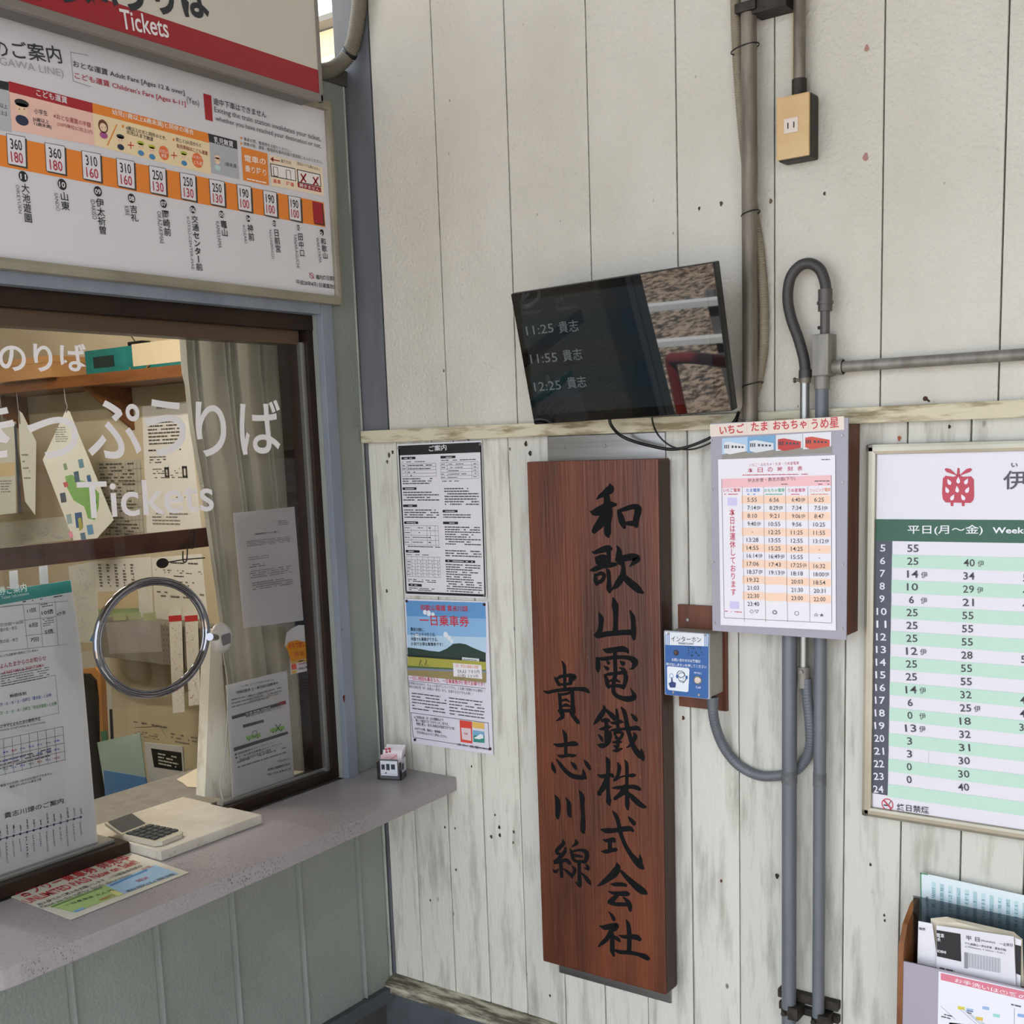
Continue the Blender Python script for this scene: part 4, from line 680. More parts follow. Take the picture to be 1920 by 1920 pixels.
for i, (x1_, tx) in enumerate(((797, '貴志川線に、'), (818, '使いたいその日１日、'), (822, '何度でも乗車ができる、'), (831, '便利でお得な乗車券です！'))): S.t(tx, 770.5 + i * .5, 1183 + 9.2 * i, x1_, 1184 + 9.2 * i + .3, 7, '23262c', .03, 5)
S.t('一日に何回も乗るなら、一日乗車券が便利でお得です！', 768, 1274.5, 909, 1287.5, 8, 'c84a5c', .01); S.line(766, 1276, 911, 1291, .9, KT)
S.t('日帰電のお出かけ、ちょっと遊びでしたいつでも、１日乗り放題だから便利！！', 767, 1283, 910, 1299, 5.5, '66666c'); S.t('貴志川線往復（伊、和歌山～貴志）なら、往復するだけでもお得！！', 767, 1289.5, 887, 1304, 5.5, '66666c')
S.fill(772, 1297, 838, 1331, 6, G1, hfrac=.35); S.fill(842, 1306, 909, 1341, 6, G1, hfrac=.35); 
S.quad([(770, 1335.5), (916, 1355), (916, 1356), (770, 1336.5)], '5a5a60', 2); S.quad([(775, 1382), (918, 1404), (918, 1405), (775, 1383)], '5a5a60', 2); S.quad([(770, 1336), (771, 1336), (775.6, 1382), (774.6, 1382)], '5a5a60', 2); S.quad([(915, 1355), (916, 1355), (918.5, 1404), (917.5, 1404)], '5a5a60', 2)
S.t('※ご利用の年・月・日を硬貨などで', 777, 1347, 832, 1353, 5.5, KT, .02); S.t('削って指定する「スクラッチ」式です。', 780, 1353, 842, 1361, 5.5, KT, .02); S.t('気軽に購入、当日に利用日が指定できて便利！', 781, 1359.5, 853, 1369, 5.5, KT, .02); S.t('※お降りの際、運転士・乗務員に', 778, 1368, 829, 1375.5, 5, KT, .02); S.t('日付が見えるようにご提示ください。', 782, 1375, 839, 1384, 5, KT, .02)
S.quad([(862, 1350), (885, 1353), (886, 1394), (864, 1391)], 'd8483c', 3); S.quad([(865, 1364), (883, 1366), (884, 1389), (867, 1386)], 'dccad0', 4); S.t('見本', 871, 1377, 878, 1378, 4, 'c83a3c', .05, 6); S.quad([(886, 1353), (908, 1356), (908, 1367), (886, 1364)], 'e0b860', 3); S.quad([(887, 1369), (908, 1372), (909, 1393), (888, 1391)], '3a8a80', 3); S.quad([(887, 1369), (908, 1372), (908, 1380), (887, 1378)], '7aa8c8', 4); S.quad([(889, 1384), (901, 1376), (906, 1378), (907, 1384), (899, 1386)], 'e6e8ec', 5)
S.t('お問い合わせ　和歌山電鐵 073-478-0110', 858, 1398, 918, 1407.5, 5, KT, .02); S.done()
for q in ((763, 1127), (908.5, 1133.5), (778.5, 1387), (919.5, 1404)):
    p = B(*q, -.0062); MB().tube([p, p - Y * .0025, p - Y * .003], .0034, 14, rs=[.0034, .0034, .002]).build('push_pin', mat('dark_red_pin', '3a1a1e', .4), t)
# monitor ---------------------------------------------------------
def pose(w_):
    tl = CAM + Vector((-3.0618816, 4.31845401, .65509305)) * w_
    return tl
wm = .452; Um = Vector((.99938534, -.02996332, .0181971)).normalized(); Vm = -Vector((.00463361, -.13172208, .5726322)); Vm = (Vm - Um * Vm.dot(Um)).normalized() * -1
Om = pose(wm); hm = wm * .5876; Nm = Um.cross(Vm); mo = thing('departure_monitor', 'black tilted display screen with dim departure times, hung over the rail', 'monitor', (Om.x + wm / 2, -.02, Om.z - .2))
def mbx(a, b, m, n, par=None): return MB().obox(Om, Um, Vm, Nm, a, b).build(n, m, par or mo)
o = mbx((0, -hm, -.022), (wm, 0, 0), BLACKP, 'housing'); bv = o.modifiers.new('edge', 'BEVEL'); bv.width = .003; bv.segments = 3
mbx((.06, -hm + .04, -.045), (wm - .06, -.04, -.022), BLACKP, 'rear_cover')
pc = Om + Um * (wm / 2) - Vm * (hm / 2) - Nm * .045
MB().box((pc.x - .05, -.012, pc.z - .05), (pc.x + .05, -.0015, pc.z + .05), bev=.002).tube([pc, Vector((pc.x, -.008, pc.z))], .018, 14).build('wall_mount', BLACKP, mo)
scm = emit('lcd_screen', '3c464e', .14); scm.node_tree.nodes['Principled BSDF'].inputs['Roughness'].default_value = .015; scm.node_tree.nodes['Principled BSDF'].inputs['IOR'].default_value = 1.6; scm.node_tree.nodes['Principled BSDF'].inputs['Base Color'].default_value = (.002, .002, .003, 1)
GL = mat('glossy_black_bezel', '020202', .015); GL.node_tree.nodes['Principled BSDF'].inputs['IOR'].default_value = 1.6
bz = MB().obox(Om, Um, Vm, Nm, (.002, -hm + .002, 0), (wm - .002, -.002, .0012)).build('bezel_glass', GL, mo)
S = Sign(Om + Nm * .0013, Um, Vm, bz)
S.quad([(974, 580), (1338, 512), (1339, 752), (1006, 779)][0:0] or [(974, 563), (1322, 516), (1340, 754), (1008, 778)], scm, 0.2, 'screen')
r1 = emit('lcd_row_light', '2c4450', .16); r2_ = emit('lcd_text', 'b8c4c8', .2); r3 = emit('lcd_text_dim', '9aa0a0', .12)
for r in (r1, r2_, r3): r.node_tree.nodes['Principled BSDF'].inputs['Roughness'].default_value = .015; r.node_tree.nodes['Principled BSDF'].inputs['IOR'].default_value = 1.6
S.quad([(978, 602), (1326, 553), (1331, 610), (984, 653)], r1, .5, 'screen_row'); S.quad([(993, 701), (1335, 660), (1338, 715), (1001, 750)], r1, .5, 'screen_row')
S.t('11:25', 988, 629, 1039, 623, 17, r2_, .004, 1, name='screen_lettering'); S.t('貴志', 1049, 625, 1086, 621, 22, r2_, .004, 1, name='screen_lettering')
S.t('11:55', 996, 682, 1046, 678, 17, r2_, .004, 1, name='screen_lettering'); S.t('貴志', 1057, 678, 1093, 674, 22, r2_, .004, 1, name='screen_lettering')
S.t('12:25', 1003, 734, 1053, 730, 17, r2_, .004, 1, name='screen_lettering'); S.t('貴志', 1065, 729, 1101, 726, 22, r2_, .004, 1, name='screen_lettering')
S.t('時刻', 980, 580, 998, 577, 10, r3, .0, 1, name='screen_lettering'); S.t('Schedule', 978, 591, 1014, 586, 7, r3, .0, 1, name='screen_lettering'); S.t('行先', 1042, 569, 1058, 566, 10, r3, .0, 1, name='screen_lettering'); S.t('Destination', 1044, 583, 1082, 577, 8, r3, .0, 1, name='screen_lettering'); S.t('一般', 1248, 656, 1277, 653.5, 12, r3, .0, 1, name='screen_lettering'); S.t('車両', 1279, 653.5, 1308, 651, 12, r3, .0, 1, name='screen_lettering'); S.done()
# cables ----------------------------------------------------------
def cable(name, label, pts, r, m=BLACKP, cat='cable', seg=8, group=None):
    q = [B(x, y, d) for x, y, d in pts]; c = q[-1]; t = thing(name, label, cat, tuple(c), group); MB().tube(curve(q, 8), r, seg).build('sheath', m, t); return t
cable('power_cable', 'thicker black cable drooping from the monitor to the grey conduit', [(1142, 772, -.06), (1146, 797, -.055), (1170, 820, -.03), (1220, 836, -.03), (1270, 842, -.03), (1325, 824, -.03), (1372, 795, -.03), (1386, 772, -.02)], .0032)
cable('signal_cable', 'thin black cable looping lower from the right of the monitor', [(1222, 765, -.05), (1224, 792, -.045), (1236, 818, -.026), (1262, 838, -.024), (1300, 842, -.024), (1345, 823, -.022), (1378, 793, -.022), (1388, 775, -.022)], .0018)
# conduits --------------------------------------------------------
def pipe(m_, pts, r, m, name='pipe', seg=16, par=None, n=0): 
    q = [B(x, y, d) for x, y, d in pts]; return MB().tube(curve(q, n) if n else q, r, seg).build(name, m, par)
yc = -.034; q = B(1405, 300, yc)
pa = thing('main_conduit', 'thick brown stained steel conduit rising beside the monitor', 'pipe', (q.x, yc, 1.7)); xA = q.x
MB().tube([(xA, yc, 1.66), (xA, yc, 3.4)], .0142, 18).build('pipe', CONDUITB, pa)
for px_, py_, dx_, rx_ in ((1397, 90, -.009, .026), (1406, 400, .001, .0165), (1409, 721, .004, .0195)):
    p = B(px_, py_, yc); rg = [Vector((xA + dx_ + rx_ * math.cos(a), yc + .003 + .0185 * math.sin(a), p.z + .004 * math.cos(a))) for a in [2 * math.pi * k / 24 for k in range(25)]]
    MB().tube(rg, .0013, 6, cap=False).build('cable_tie', BLACKP, pa)
zz = B(1405, 12, yc).z
MB().box((xA - .02, yc - .018, zz - .012), (xA + .02, -.0015, zz + .004), bev=.002).box((xA + .01, yc - .012, zz - .018), (xA + .075, -.0015, zz + .03), bev=.002).tube([(xA + .066, -.048, zz), (xA + .066, -.03, zz)], .006, 8).build('clamp', IRON, pa)
ph = thing('corrugated_hose', 'beige corrugated flexible hose tied behind the thick brown stained conduit', 'hose', (xA, -.014, 1.75))
def ribbed(pts, r, amp, pitch, seg=12):
    P = curve(pts, 40); L_ = 0; out = [P[0]]; acc = 0
    d = [0]; 
    for a_, b_ in zip(P, P[1:]): d.append(d[-1] + (b_ - a_).length)
    n = max(8, int(d[-1] / pitch * 4)); q = []; rs = []; j = 0
    for i in range(n + 1):
        t = d[-1] * i / n
        while j < len(d) - 2 and d[j + 1] < t: j += 1
        f = (t - d[j]) / max(1e-9, d[j + 1] - d[j]); q.append(P[j].lerp(P[j + 1], min(1, f))); rs.append(r + amp * math.sin(t / pitch * 2 * math.pi))
    return MB().tube(q, r, seg, rs=rs)
ribbed([B(1378, -60, -.016), B(1381, 60, -.016), B(1388, 180, -.016), B(1398, 290, -.014), B(1410, 380, -.012), B(1425, 480, -.012), B(1432, 580, -.012), B(1430, 660, -.012), B(1418, 725, -.014), B(1396, 775, -.016), B(1385, 800, -.012)], .0095, .0007, .0045).build('hose', HOSE, ph)
# socket box
xo = [B(1455, 185, -.046), B(1518, 170, -.046), B(1516, 290, -.046), B(1456, 302, -.046)]; ox0 = (xo[0].x + xo[3].x) / 2; ox1 = (xo[1].x + xo[2].x) / 2; oz0 = (xo[2].z + xo[3].z) / 2; oz1 = (xo[0].z + xo[1].z) / 2
so = thing('wall_socket', 'yellowed socket plate on a black surface box under the narrow conduit', 'socket', ((ox0 + ox1) / 2, -.02, oz0))
MB().box((ox0 + .001, -.041, oz0 - .002), (ox1 + .001, -.0015, oz1 + .001), bev=.006).build('surface_box', mat('black_painted_box', '26231f', .55), so)
MB().box((ox0, -.0465, oz0), (ox1, -.040, oz1), bev=.004).build('cover_plate', mat('yellowed_cover', 'c9ab78', .4, alt='bf9c66', scale=(9, 9, 9)), so)
p = B(1484, 235, -.0466); MB().box((p.x - .0135, -.048, p.z - .0125), (p.x + .0125, -.0455, p.z + .0125), bev=.001).build('outlet', mat('white_outlet', 'cfc0b4', .4), so)
for dx in (-.006, .005): MB().box((p.x + dx - .0012, -.0483, p.z - .005), (p.x + dx + .0012, -.0478, p.z + .005)).build('slot', BLACKP, so)
q = B(1499, 60, -.022); pb = thing('socket_conduit', 'narrow brown stained conduit dropping to the yellowed socket', 'pipe', (q.x, -.022, oz1))
MB().tube([(q.x, -.022, oz1 - .002), (q.x, -.022, 3.4)], .0105, 14).build('pipe', CONDUITB, pb); MB().tube([(q.x, -.022, oz1), (q.x, -.022, oz1 + .03)], .013, 14).build('connector', IRON, pb)
MB().box((q.x - .022, -.003, 1.75 + .5), (q.x - .013, -.001, 3.4)).build('paint_strip', mat('old_yellow_paint_edge', 'bcae88', .8), pb)
# junction box with loop
jx0, jz0, jx1, jz1 = B(1523, 706, -.05).x, B(1523, 706, -.05).z, B(1553, 622, -.05).x, B(1553, 624, -.05).z
jb = thing('junction_box', 'small grey metal junction box where the level conduit meets the looped hose', 'box', ((jx0 + jx1) / 2, -.03, jz0))
MB().box((jx0, -.046, jz0), (jx1, -.008, jz1), bev=.004).build('body', CONDUIT, jb); MB().box((jx0 - .0005, -.0515, jz0 + .001), (jx1 + .0005, -.046, jz1 - .001), bev=.003).build('cover', CONDUIT, jb)
jc = (jx0 + jx1) / 2
MB().tube([(jc + .001, -.03, jz1 - .002), (jc + .001, -.03, jz1 + .048)], .0085, 14).tube([(jc + .001, -.03, jz1 + .04), (jc + .001, -.03, jz1 + .078)], .0125, 14).tube([(jc + .001, -.03, jz1 + .052), (jc + .001, -.03, jz1 + .057)], .0145, 14).build('connector', mat('brown_grey_connector', '5a5350', .5, .3), jb)
MB().tube([(jc - .012, -.03, jz1 + .012), (jc + .0, -.03, jz1 + .012)], .003, 8).build('screw', IRON, jb)
xP2 = B(1541, 760, -.03).x
MB().tube([(xP2, -.03, jz0 + .002), (xP2, -.03, jz0 - .022)], .0135, 14).build('connector', CONDUIT, jb)
q1 = B(1577, 688, -.024); MB().tube([(jx1 - .004, -.024, q1.z), (q1.x + .004, -.024, q1.z)], .0125, 14).tube([(q1.x - .002, -.024, q1.z), (q1.x + .004, -.024, q1.z)], .0145, 14).build('connector', CONDUIT, jb)
hc = thing('level_conduit', 'horizontal grey conduit running right from the junction box above the rail', 'pipe', (q1.x, -.024, q1.z))
MB().tube([(q1.x + .003, -.024, q1.z), (2.8, -.024, q1.z)], .0098, 16).build('pipe', CONDUIT, hc)
lp = thing('looped_hose', 'dark rubber covered hose bent in a loop above the small junction box', 'hose', (jc, -.03, jz1))
ribbed([B(1510, 698, -.03), B(1507, 672, -.03), B(1497, 635, -.03), B(1483, 595, -.03), B(1477, 558, -.03), B(1482, 522, -.03), B(1498, 500, -.03), B(1518, 494, -.03), B(1537, 505, -.03), B(1547, 530, -.03), B(1549, 552, -.03)], .0098, .0002, .003, 14).build('hose', RUBBER, lp)
p = B(1510, 700, -.03); MB().tube([p + Z * .006, p - Z * .008], .0118, 14).build('collar', RUBBER, lp)
p2 = B(1509, 718, -.03); MB().tube([p - Z * .006, p2], .0105, 14).tube([p2 + Z * .006 - X * .02, p2 + Z * .006], .003, 8).tube([p2 + Z * .006 - X * .021, p2 + Z * .006 - X * .018], .005, 8).build('connector', CONDUITB, lp)
# drop pipes through the timetable box down to the floor clamps
zb = B(1480, 1890, -.03).z
sp = thing('silver_pipe', 'thin bright silver pipe under the looped hose, going down behind the train time box', 'pipe', (p2.x, -.03, 1.2))
zs1 = B(1511, 1262, -.03).z; MB().tube([p2, (p2.x, -.03, zs1)], .0085, 14).build('pipe', SILVER, sp)
MB().tube([(p2.x, -.03, zs1 + .012), (p2.x, -.03, zs1 - .028)], .0115, 14).tube([(p2.x, -.045, zs1 + .004), (p2.x, -.03, zs1 + .004)], .004, 8).build('connector', CONDUIT, sp)
d2 = thing('right_drop_pipe', 'slimmer grey painted pipe descending from the junction box, nearest the green striped timetable', 'pipe', (xP2, -.03, 0)); MB().tube([(xP2, -.03, jz0 - .01), (xP2, -.03, -.4)], .0118, 16).build('pipe', CONDUITP, d2)
x1p = B(1480, 1500, -.034).x
d1 = thing('left_drop_pipe', 'thicker grey painted pipe below the train time box, nearer the intercom', 'pipe', (x1p, -.034, 0)); MB().tube([(x1p, -.034, -.4), (x1p, -.034, 1.36), (x1p - .01, -.034, 1.42), (xA + .01, -.034, 1.60), (xA, -.034, 1.66)], .0142, 18).build('pipe', CONDUITP, d1)
for par, xx, rr in ((d1, x1p, .0142), (d2, xP2, .0118)):
    zj = B(1480, 1457, -.034).z if par is d1 else B(1530, 1460, -.03).z
    MB().tube([(xx, -.034 if par is d1 else -.03, zj + .013), (xx, -.034 if par is d1 else -.03, zj - .012)], rr + .0006, 16).build('tape_wrap', mat('weathered_tape', '55575a', .8, alt='6e6f70', scale=(80, 80, 80)), par)
bk = thing('pipe_bracket', 'black iron bracket clamping the two grey drop pipes near the floor', 'bracket', ((x1p + xP2) / 2, -.01, zb))
MB().box((x1p - .03, -.02, zb + .012), (xP2 + .035, -.001, zb + .03), bev=.002).box((x1p - .03, -.014, zb - .016), (xP2 + .035, -.001, zb + .0), bev=.002).build('rail_bar', IRON, bk)
for xx, rr, dy, dz in ((x1p, .0155, -.034, 0), (xP2, .0135, -.03, -.004)):
    MB().tube([(xx, dy, zb + .002 + dz), (xx, dy, zb - .008 + dz)], rr, 16).tube([(xx - .004, dy - rr - .006, zb - .003 + dz), (xx - .004, dy - rr + .002, zb - .003 + dz)], .005, 8).box((xx + .004, dy - rr - .001, zb - .014 + dz), (xx + .024, -.012, zb + .012 + dz)).build('clamp', IRON, bk)
# intercom --------------------------------------------------------
yi_ = -.074; a, b = B(1244, 1183, yi_), B(1331, 1312, yi_); iz1 = (a.z + B(1331, 1187, yi_).z) / 2; iz0 = (b.z + B(1246, 1303, yi_).z) / 2
ic = thing('intercom', 'blue and white wall intercom with speaker holes and button, on a brown board', 'intercom', ((a.x + b.x) / 2, -.03, iz0))
c1, c2 = B(1271, 1133, -.008), B(1363.5, 1334, -.008); MB().box((c1.x, -.009, c2.z), (c2.x, -.001, c1.z), bev=.002).build('backboard', WOODBOX, ic)
MB().box((a.x + .003, yi_ + .006, iz0 + .003), (b.x - .001, -.009, iz1 - .003), bev=.006).build('housing', mat('beige_grey_housing', '9a958c', .5), ic)
MB().box((a.x, yi_, iz0), (b.x, yi_ + .008, iz1), bev=.0038).build('face_plate', mat('grey_face_rim', 'a4a8b0', .4, .2), ic)
S = Sign((0, yi_ - .0003, 0), X, Z, [c for c in ic.children if c.name.startswith('face_plate')][0])
S.quad([(1246.5, 1187), (1249, 1185), (1327, 1189), (1329, 1191), (1328, 1212), (1247, 1209)], 'd9dde2', 1); S.quad([(1247, 1209), (1328.5, 1212), (1328, 1308), (1325, 1310), (1250, 1302), (1247.5, 1299)], '2b5c9c', 1)
for x in (1248, 1251, 1254, 1321, 1324, 1327): S.quad([(x, 1188), (x + 1.3, 1188), (x + 1.3, 1209 + (x > 1300) * 3), (x, 1209 + (x > 1300) * 3)], '4a78b4', 2)
S.t('インターホン', 1259, 1202.5, 1315, 1204.5, 10, '3a3a40', .0, 4); S.t('Intercom', 1273, 1208, 1300, 1209.2, 5, '3a3a40', .0, 4)
S.disc(1268, 1224, 6, '2a2024', 3); S.disc(1267, 1223, 2.6, '5c4a44', 4); rn = random.Random(5)
for k in range(26): S.disc(1300 + rn.uniform(-9, 17), 1221 + rn.uniform(-10, 9), 1.2, '16243c', 3, n=8)
S.t('お問い合わせのお客様は', 1260, 1239.5, 1314, 1243, 6, 'dfe4ee', .01, 4); S.t('呼び出しボタンを押してください', 1250, 1248, 1325, 1253.5, 6, 'dfe4ee', .01, 4)
S.quad([(1253, 1249), (1291, 1252.5), (1293, 1256), (1291, 1296), (1288, 1297.5), (1254, 1293.5), (1251.5, 1290), (1251, 1251)], 'dfe3ea', 3)
S.disc(1279, 1270, 9, '33435c', 4, ring=.12, sy=1.15); S.disc(1277, 1264, 9, '33435c', 4, ring=.18, sy=.8); S.disc(1270, 1268, 2.5, '2b5c9c', 5, sy=1.6); S.disc(1288, 1270, 2.5, '2b5c9c', 5, sy=1.6); S.disc(1276, 1271, 1, '33435c', 5, n=8); S.disc(1282, 1272, 1, '33435c', 5, n=8); S.line(1275, 1276, 1282, 1277, 1, '33435c', 5); S.line(1287, 1274, 1281, 1281, 1, '33435c', 5)
S.quad([(1254, 1281), (1259, 1278), (1259, 1270), (1261, 1270), (1262, 1278), (1268, 1280), (1267, 1289), (1257, 1289)], '1c3a70', 5); S.disc(1259.5, 1267, 5, '8aa4cc', 4, ring=.25)
S.t('呼び出し', 1302, 1263, 1317, 1264.5, 4, 'dfe4ee', .01, 4); S.t('Call', 1305, 1290, 1314, 1291, 4, 'dfe4ee', .01, 4); S.done()
p = B(1309, 1275, yi_); MB().tube([p + Y * .002, p - Y * .003, p - Y * .004], .008, 18, rs=[.0085, .0085, .006]).build('call_button', mat('silver_button', 'b9b0a8', .3, .6), ic)
for q in ((1254, 1188), (1322, 1191), (1263, 1298), (1311, 1303)):
    p = B(*q, yi_); MB().tube([p + Y * .001, p - Y * .0015], .0026, 10).build('screw', SCREWM, ic)
p = B(1290, 1162, -.009); MB().tube([p + Y * .001, p - Y * .002], .0032, 10).build('screw', SCREWM, ic)
fc = thing('intercom_conduit', 'grey flexible conduit curving from under the intercom and passing behind the thick drop pipe', 'hose', (b.x, -.03, iz0 - .2))
p = B(1336, 1312, -.045); MB().tube([p + Z * .006, p - Z * .016], .0125, 14, rs=[.0125, .0105]).build('connector', CONDUITP, fc)
ribbed([p, B(1337, 1335, -.044), B(1343, 1366, -.035), B(1358, 1402, -.02), B(1384, 1434, -.011), B(1420, 1453, -.011), B(1455, 1455, -.011), B(1485, 1448, -.011), B(1506, 1430, -.012), B(1519, 1400, -.018), B(1519, 1360, -.026), B(1514, 1310, -.03), B(1512, 1272, -.03)], .0102, .0003, .006, 14).build('hose', CONDUITP, fc)
# train time box --------------------------------------------------
yb_ = -.073; a, b = B(1331, 795, yb_), B(1586.5, 1197, yb_); bz1 = B(1583, 783, yb_).z; bz0 = (b.z + B(1337, 1186, yb_).z) / 2; bx0 = (a.x + B(1337, 1186, yb_).x) / 2; bx1 = b.x
bx = thing('train_time_box', 'brown wooden box with a grey front board carrying a train timetable under red kana', 'box', ((bx0 + bx1) / 2, -.035, bz0))
for a_, b_, n_ in (((bx0 + .004, yb_ + .0042, bz0 + .006), (bx0 + .014, -.0012, bz1 - .012), 'side_panel'), ((bx1 - .014, yb_ + .0042, bz0 + .006), (bx1 - .0035, -.0012, bz1 - .012), 'side_panel'), ((bx0 + .0145, yb_ + .0042, bz0 + .006), (bx1 - .0145, -.050, bz0 + .018), 'bottom_strip'), ((bx0 + .0145, yb_ + .0042, bz1 - .024), (bx1 - .0145, -.050, bz1 - .012), 'top_strip')):
    MB().box(a_, b_, bev=.001).build(n_, WOODBOX, bx)
MB().box((bx0, yb_, bz0), (bx1, yb_ + .004, bz1), bev=.001).build('front_board', mat('lilac_grey_board', '9f9aa6', .5), bx)
S = Sign((0, yb_ - .0003, 0), X, Z, [c for c in bx.children if c.name.startswith('front_board')][0])
S.quad([(1331, 796), (1582.5, 780.5), (1583, 806), (1332, 819)], 'dfd0c2', 1)
for x in (1400, 1441, 1515): S.line(x, 792 - (x - 1331) * .05, x + 1, 816 - (x - 1331) * .05, .6, 'c8b8a8', 2)
S.t('いちご', 1350, 815, 1396, 811, 17, 'c2303c', .02); S.t('たま', 1409, 809, 1440, 807, 17, 'c2303c', .02); S.t('おもちゃ', 1450, 807, 1513, 803, 17, 'c2303c', .02); S.t('うめ星', 1522, 805, 1573, 801, 19, 'c2303c', .02)
S.quad([(1353, 823), (1559, 810), (1560, 852), (1353, 862)], '9a9aa0', 2)
for (x0_, x1_), sky, trn in (((1354, 1402), 'a9c4dc', 'd9d9dc'), ((1402, 1454), '6f9fc4', 'd0d4d8'), ((1455, 1505), 'd5d6da', 'b5332e'), ((1506, 1559), 'dcdce0', 'c44a36')):
    yy = 822 - (x0_ - 1354) * .062; S.quad([(x0_, yy), (x1_, yy - 3), (x1_, yy + 37), (x0_, yy + 39)], sky, 3); S.quad([(x0_, yy + 30), (x1_, yy + 24), (x1_, yy + 37), (x0_, yy + 39)], '8b857c', 4)
    w_ = x1_ - x0_; S.quad([(x0_ + w_ * .08, yy + 8), (x0_ + w_ * .3, yy + 6), (x1_ - 3, yy + 12), (x1_ - 3, yy + 24), (x0_ + w_ * .3, yy + 30), (x0_ + w_ * .08, yy + 26)], trn, 5)
    for k in range(3): S.quad([(x0_ + w_ * (.1 + .07 * k), yy + 12), (x0_ + w_ * (.14 + .07 * k), yy + 12), (x0_ + w_ * (.14 + .07 * k), yy + 19), (x0_ + w_ * (.1 + .07 * k), yy + 19)], '2e3038', 6)
    for k in range(4): S.quad([(x0_ + w_ * (.38 + .13 * k), yy + 13 + k * .5), (x0_ + w_ * (.46 + .13 * k), yy + 13.5 + k * .5), (x0_ + w_ * (.46 + .13 * k), yy + 18), (x0_ + w_ * (.38 + .13 * k), yy + 18)], '3c4048', 6)
S.quad([(1347, 861.5), (1566.5, 853), (1568, 1182), (1352, 1171.5)], 'e4e0e6', 7)
PK = 'b8445c'
def rowy(y, x): return y + (y - 941) / 3500. * (x - 1412)
S.t('いちご・おもちゃ・たま・うめ星電車', 1406, 875, 1499, 871, 6, PK, lv=9); [S.t(c_, 1403 + 18.6 * i_, 886.5 - .75 * i_, 1412.5 + 18.6 * i_, 886.2 - .75 * i_, 9, PK, .01, 9) for i_, c_ in enumerate('本日の時刻表')]; S.fill(1393, 889, 1516, 892, 1, PK, lv=9); S.fill(1541, 860, 1559, 863, 1, G1, lv=9)
S.quad([(1354, 898), (1559, 890.5), (1559.5, 910), (1354.5, 915)], 'eab8bc', 8); S.t('伊太祈曽・貴志方面(下り)', 1403, 905.5, 1492, 901.5, 8, KT, lv=9); S.fill(1466, 906, 1493, 909, 1, G1, lv=9); S.fill(1528, 900, 1558, 904, 1, G1, lv=9); S.fill(1535, 906, 1558, 909, 1, G1, lv=9)
for tx, x0_, x1_, c in (('いちご電車', 1357, 1389, 'c84a5c'), ('たま電車', 1400, 1426, '4a78c0'), ('おもちゃ電車', 1434, 1472, '4aa880'), ('うめ星電車', 1478, 1511, 'c84a80'), ('ラッピング電車', 1519, 1558, 'e09060')): S.t(tx, x0_, 923, x1_, 922.2 - (x0_ > 1500) * 1, 7, c, .01, 9); S.fill(x0_ + 2, 925, x1_ - 4, 927.5, 1, c, lv=9)
C1 = ['5:55', '7:14伊', '8:10', '9:40伊', '・', '13:28', '14:55', '16:14伊', '17:06', '18:37伊', '19:32', '21:03', '22:30', '23:40']
C2 = ['6:56', '8:29伊', '9:21', '10:55', '12:25', '13:55', '15:25', '16:49伊', '17:43', '19:13伊', '', '', '', '']
C3 = ['6:40伊', '7:34', '9:06伊', '9:56', '11:25', '12:55', '14:25', '15:55', '17:25伊', '18:18', '20:03', '21:30', '23:00', '']
C4 = ['6:25', '7:51伊', '8:47', '10:25', '11:55', '13:12伊', '・', '・', '16:32', '18:00伊', '18:54', '20:31', '22:00', '']
for i in range(14):
    yc_ = 936.7 + 15.0 * i
    for j, (cc, xc) in enumerate(((C1, 1411), (C2, 1452.5), (C3, 1494.5), (C4, 1536.5))):
        xx = xc + .2 * i - (.1 * i if j > 1 else 0); y_ = rowy(yc_, xx)
        if i % 2 == 0 and not (j == 1 and i > 12): S.quad([(xx - 20.5, y_ - 7.5), (xx + 20.8, y_ - 7.3), (xx + 20.8, y_ + 7.9), (xx - 20.5, y_ + 7.6)], 'f0cdb4', 8)
        tx = cc[i]
        if tx == '・': S.disc(xx, y_ + 1, 1, KT, 9, n=8)
        elif tx: w_ = {4: 9, 5: 11}.get(len(tx.replace('伊', '')), 11); e = 8 if '伊' in tx else 0; S.t(tx.replace('伊', ''), xx - w_, y_ + 4.2, xx + w_ - (2 if e else 0), y_ + 4.3, 8, '3c3a40', .008, 9); e and S.t('伊', xx + w_ - 1, y_ + 4.6, xx + w_ + 7, y_ + 4.7, 8, '3c3a40', .0, 9)
for x in (1392.5, 1432.5, 1473.5, 1515.5): S.line(x, 912, x + 4, 1166, .7, '8a7a80', 9)
S.line(1354, 898, 1359, 1158, .8, '6a5a60', 9); S.line(1559.5, 891, 1560.5, 1167, .9, '6a5a60', 9); S.line(1359, 1158, 1560.5, 1168, .8, '6a5a60', 9)
S.t('◇▽', 1406, 1150, 1424, 1150.5, 8, '4a484e', .0, 9); S.t('◎', 1449, 1151.5, 1458, 1152, 8, '4a484e', .0, 9); S.t('○', 1490.5, 1153.5, 1499, 1154, 8, '4a484e', .0, 9); S.t('☆★', 1526, 1156, 1546, 1157, 8, '4a484e', .0, 9)
S.tv('本日は運休しております', 1373.5, 953, 1376, 1117, 11, 'c0405c', .01, 9); S.rect(1365, 933, 1383, 948, 'c9c3e4', 8); S.rect(1369, 1127, 1387, 1142, 'c9c3e4', 8); S.fill(1360, 1144, 1392, 1147, 1, 'c0405c', lv=9)
S.done()
for q in ((1334, 825), (1579, 816), (1335, 918), (1580, 904), (1337, 1054), (1580, 1059), (1340, 1168), (1579, 1179)):
    p = B(*q, yb_); MB().tube([p, p - Y * .0015], .0024, 10).build('screw', SCREWM, bx)
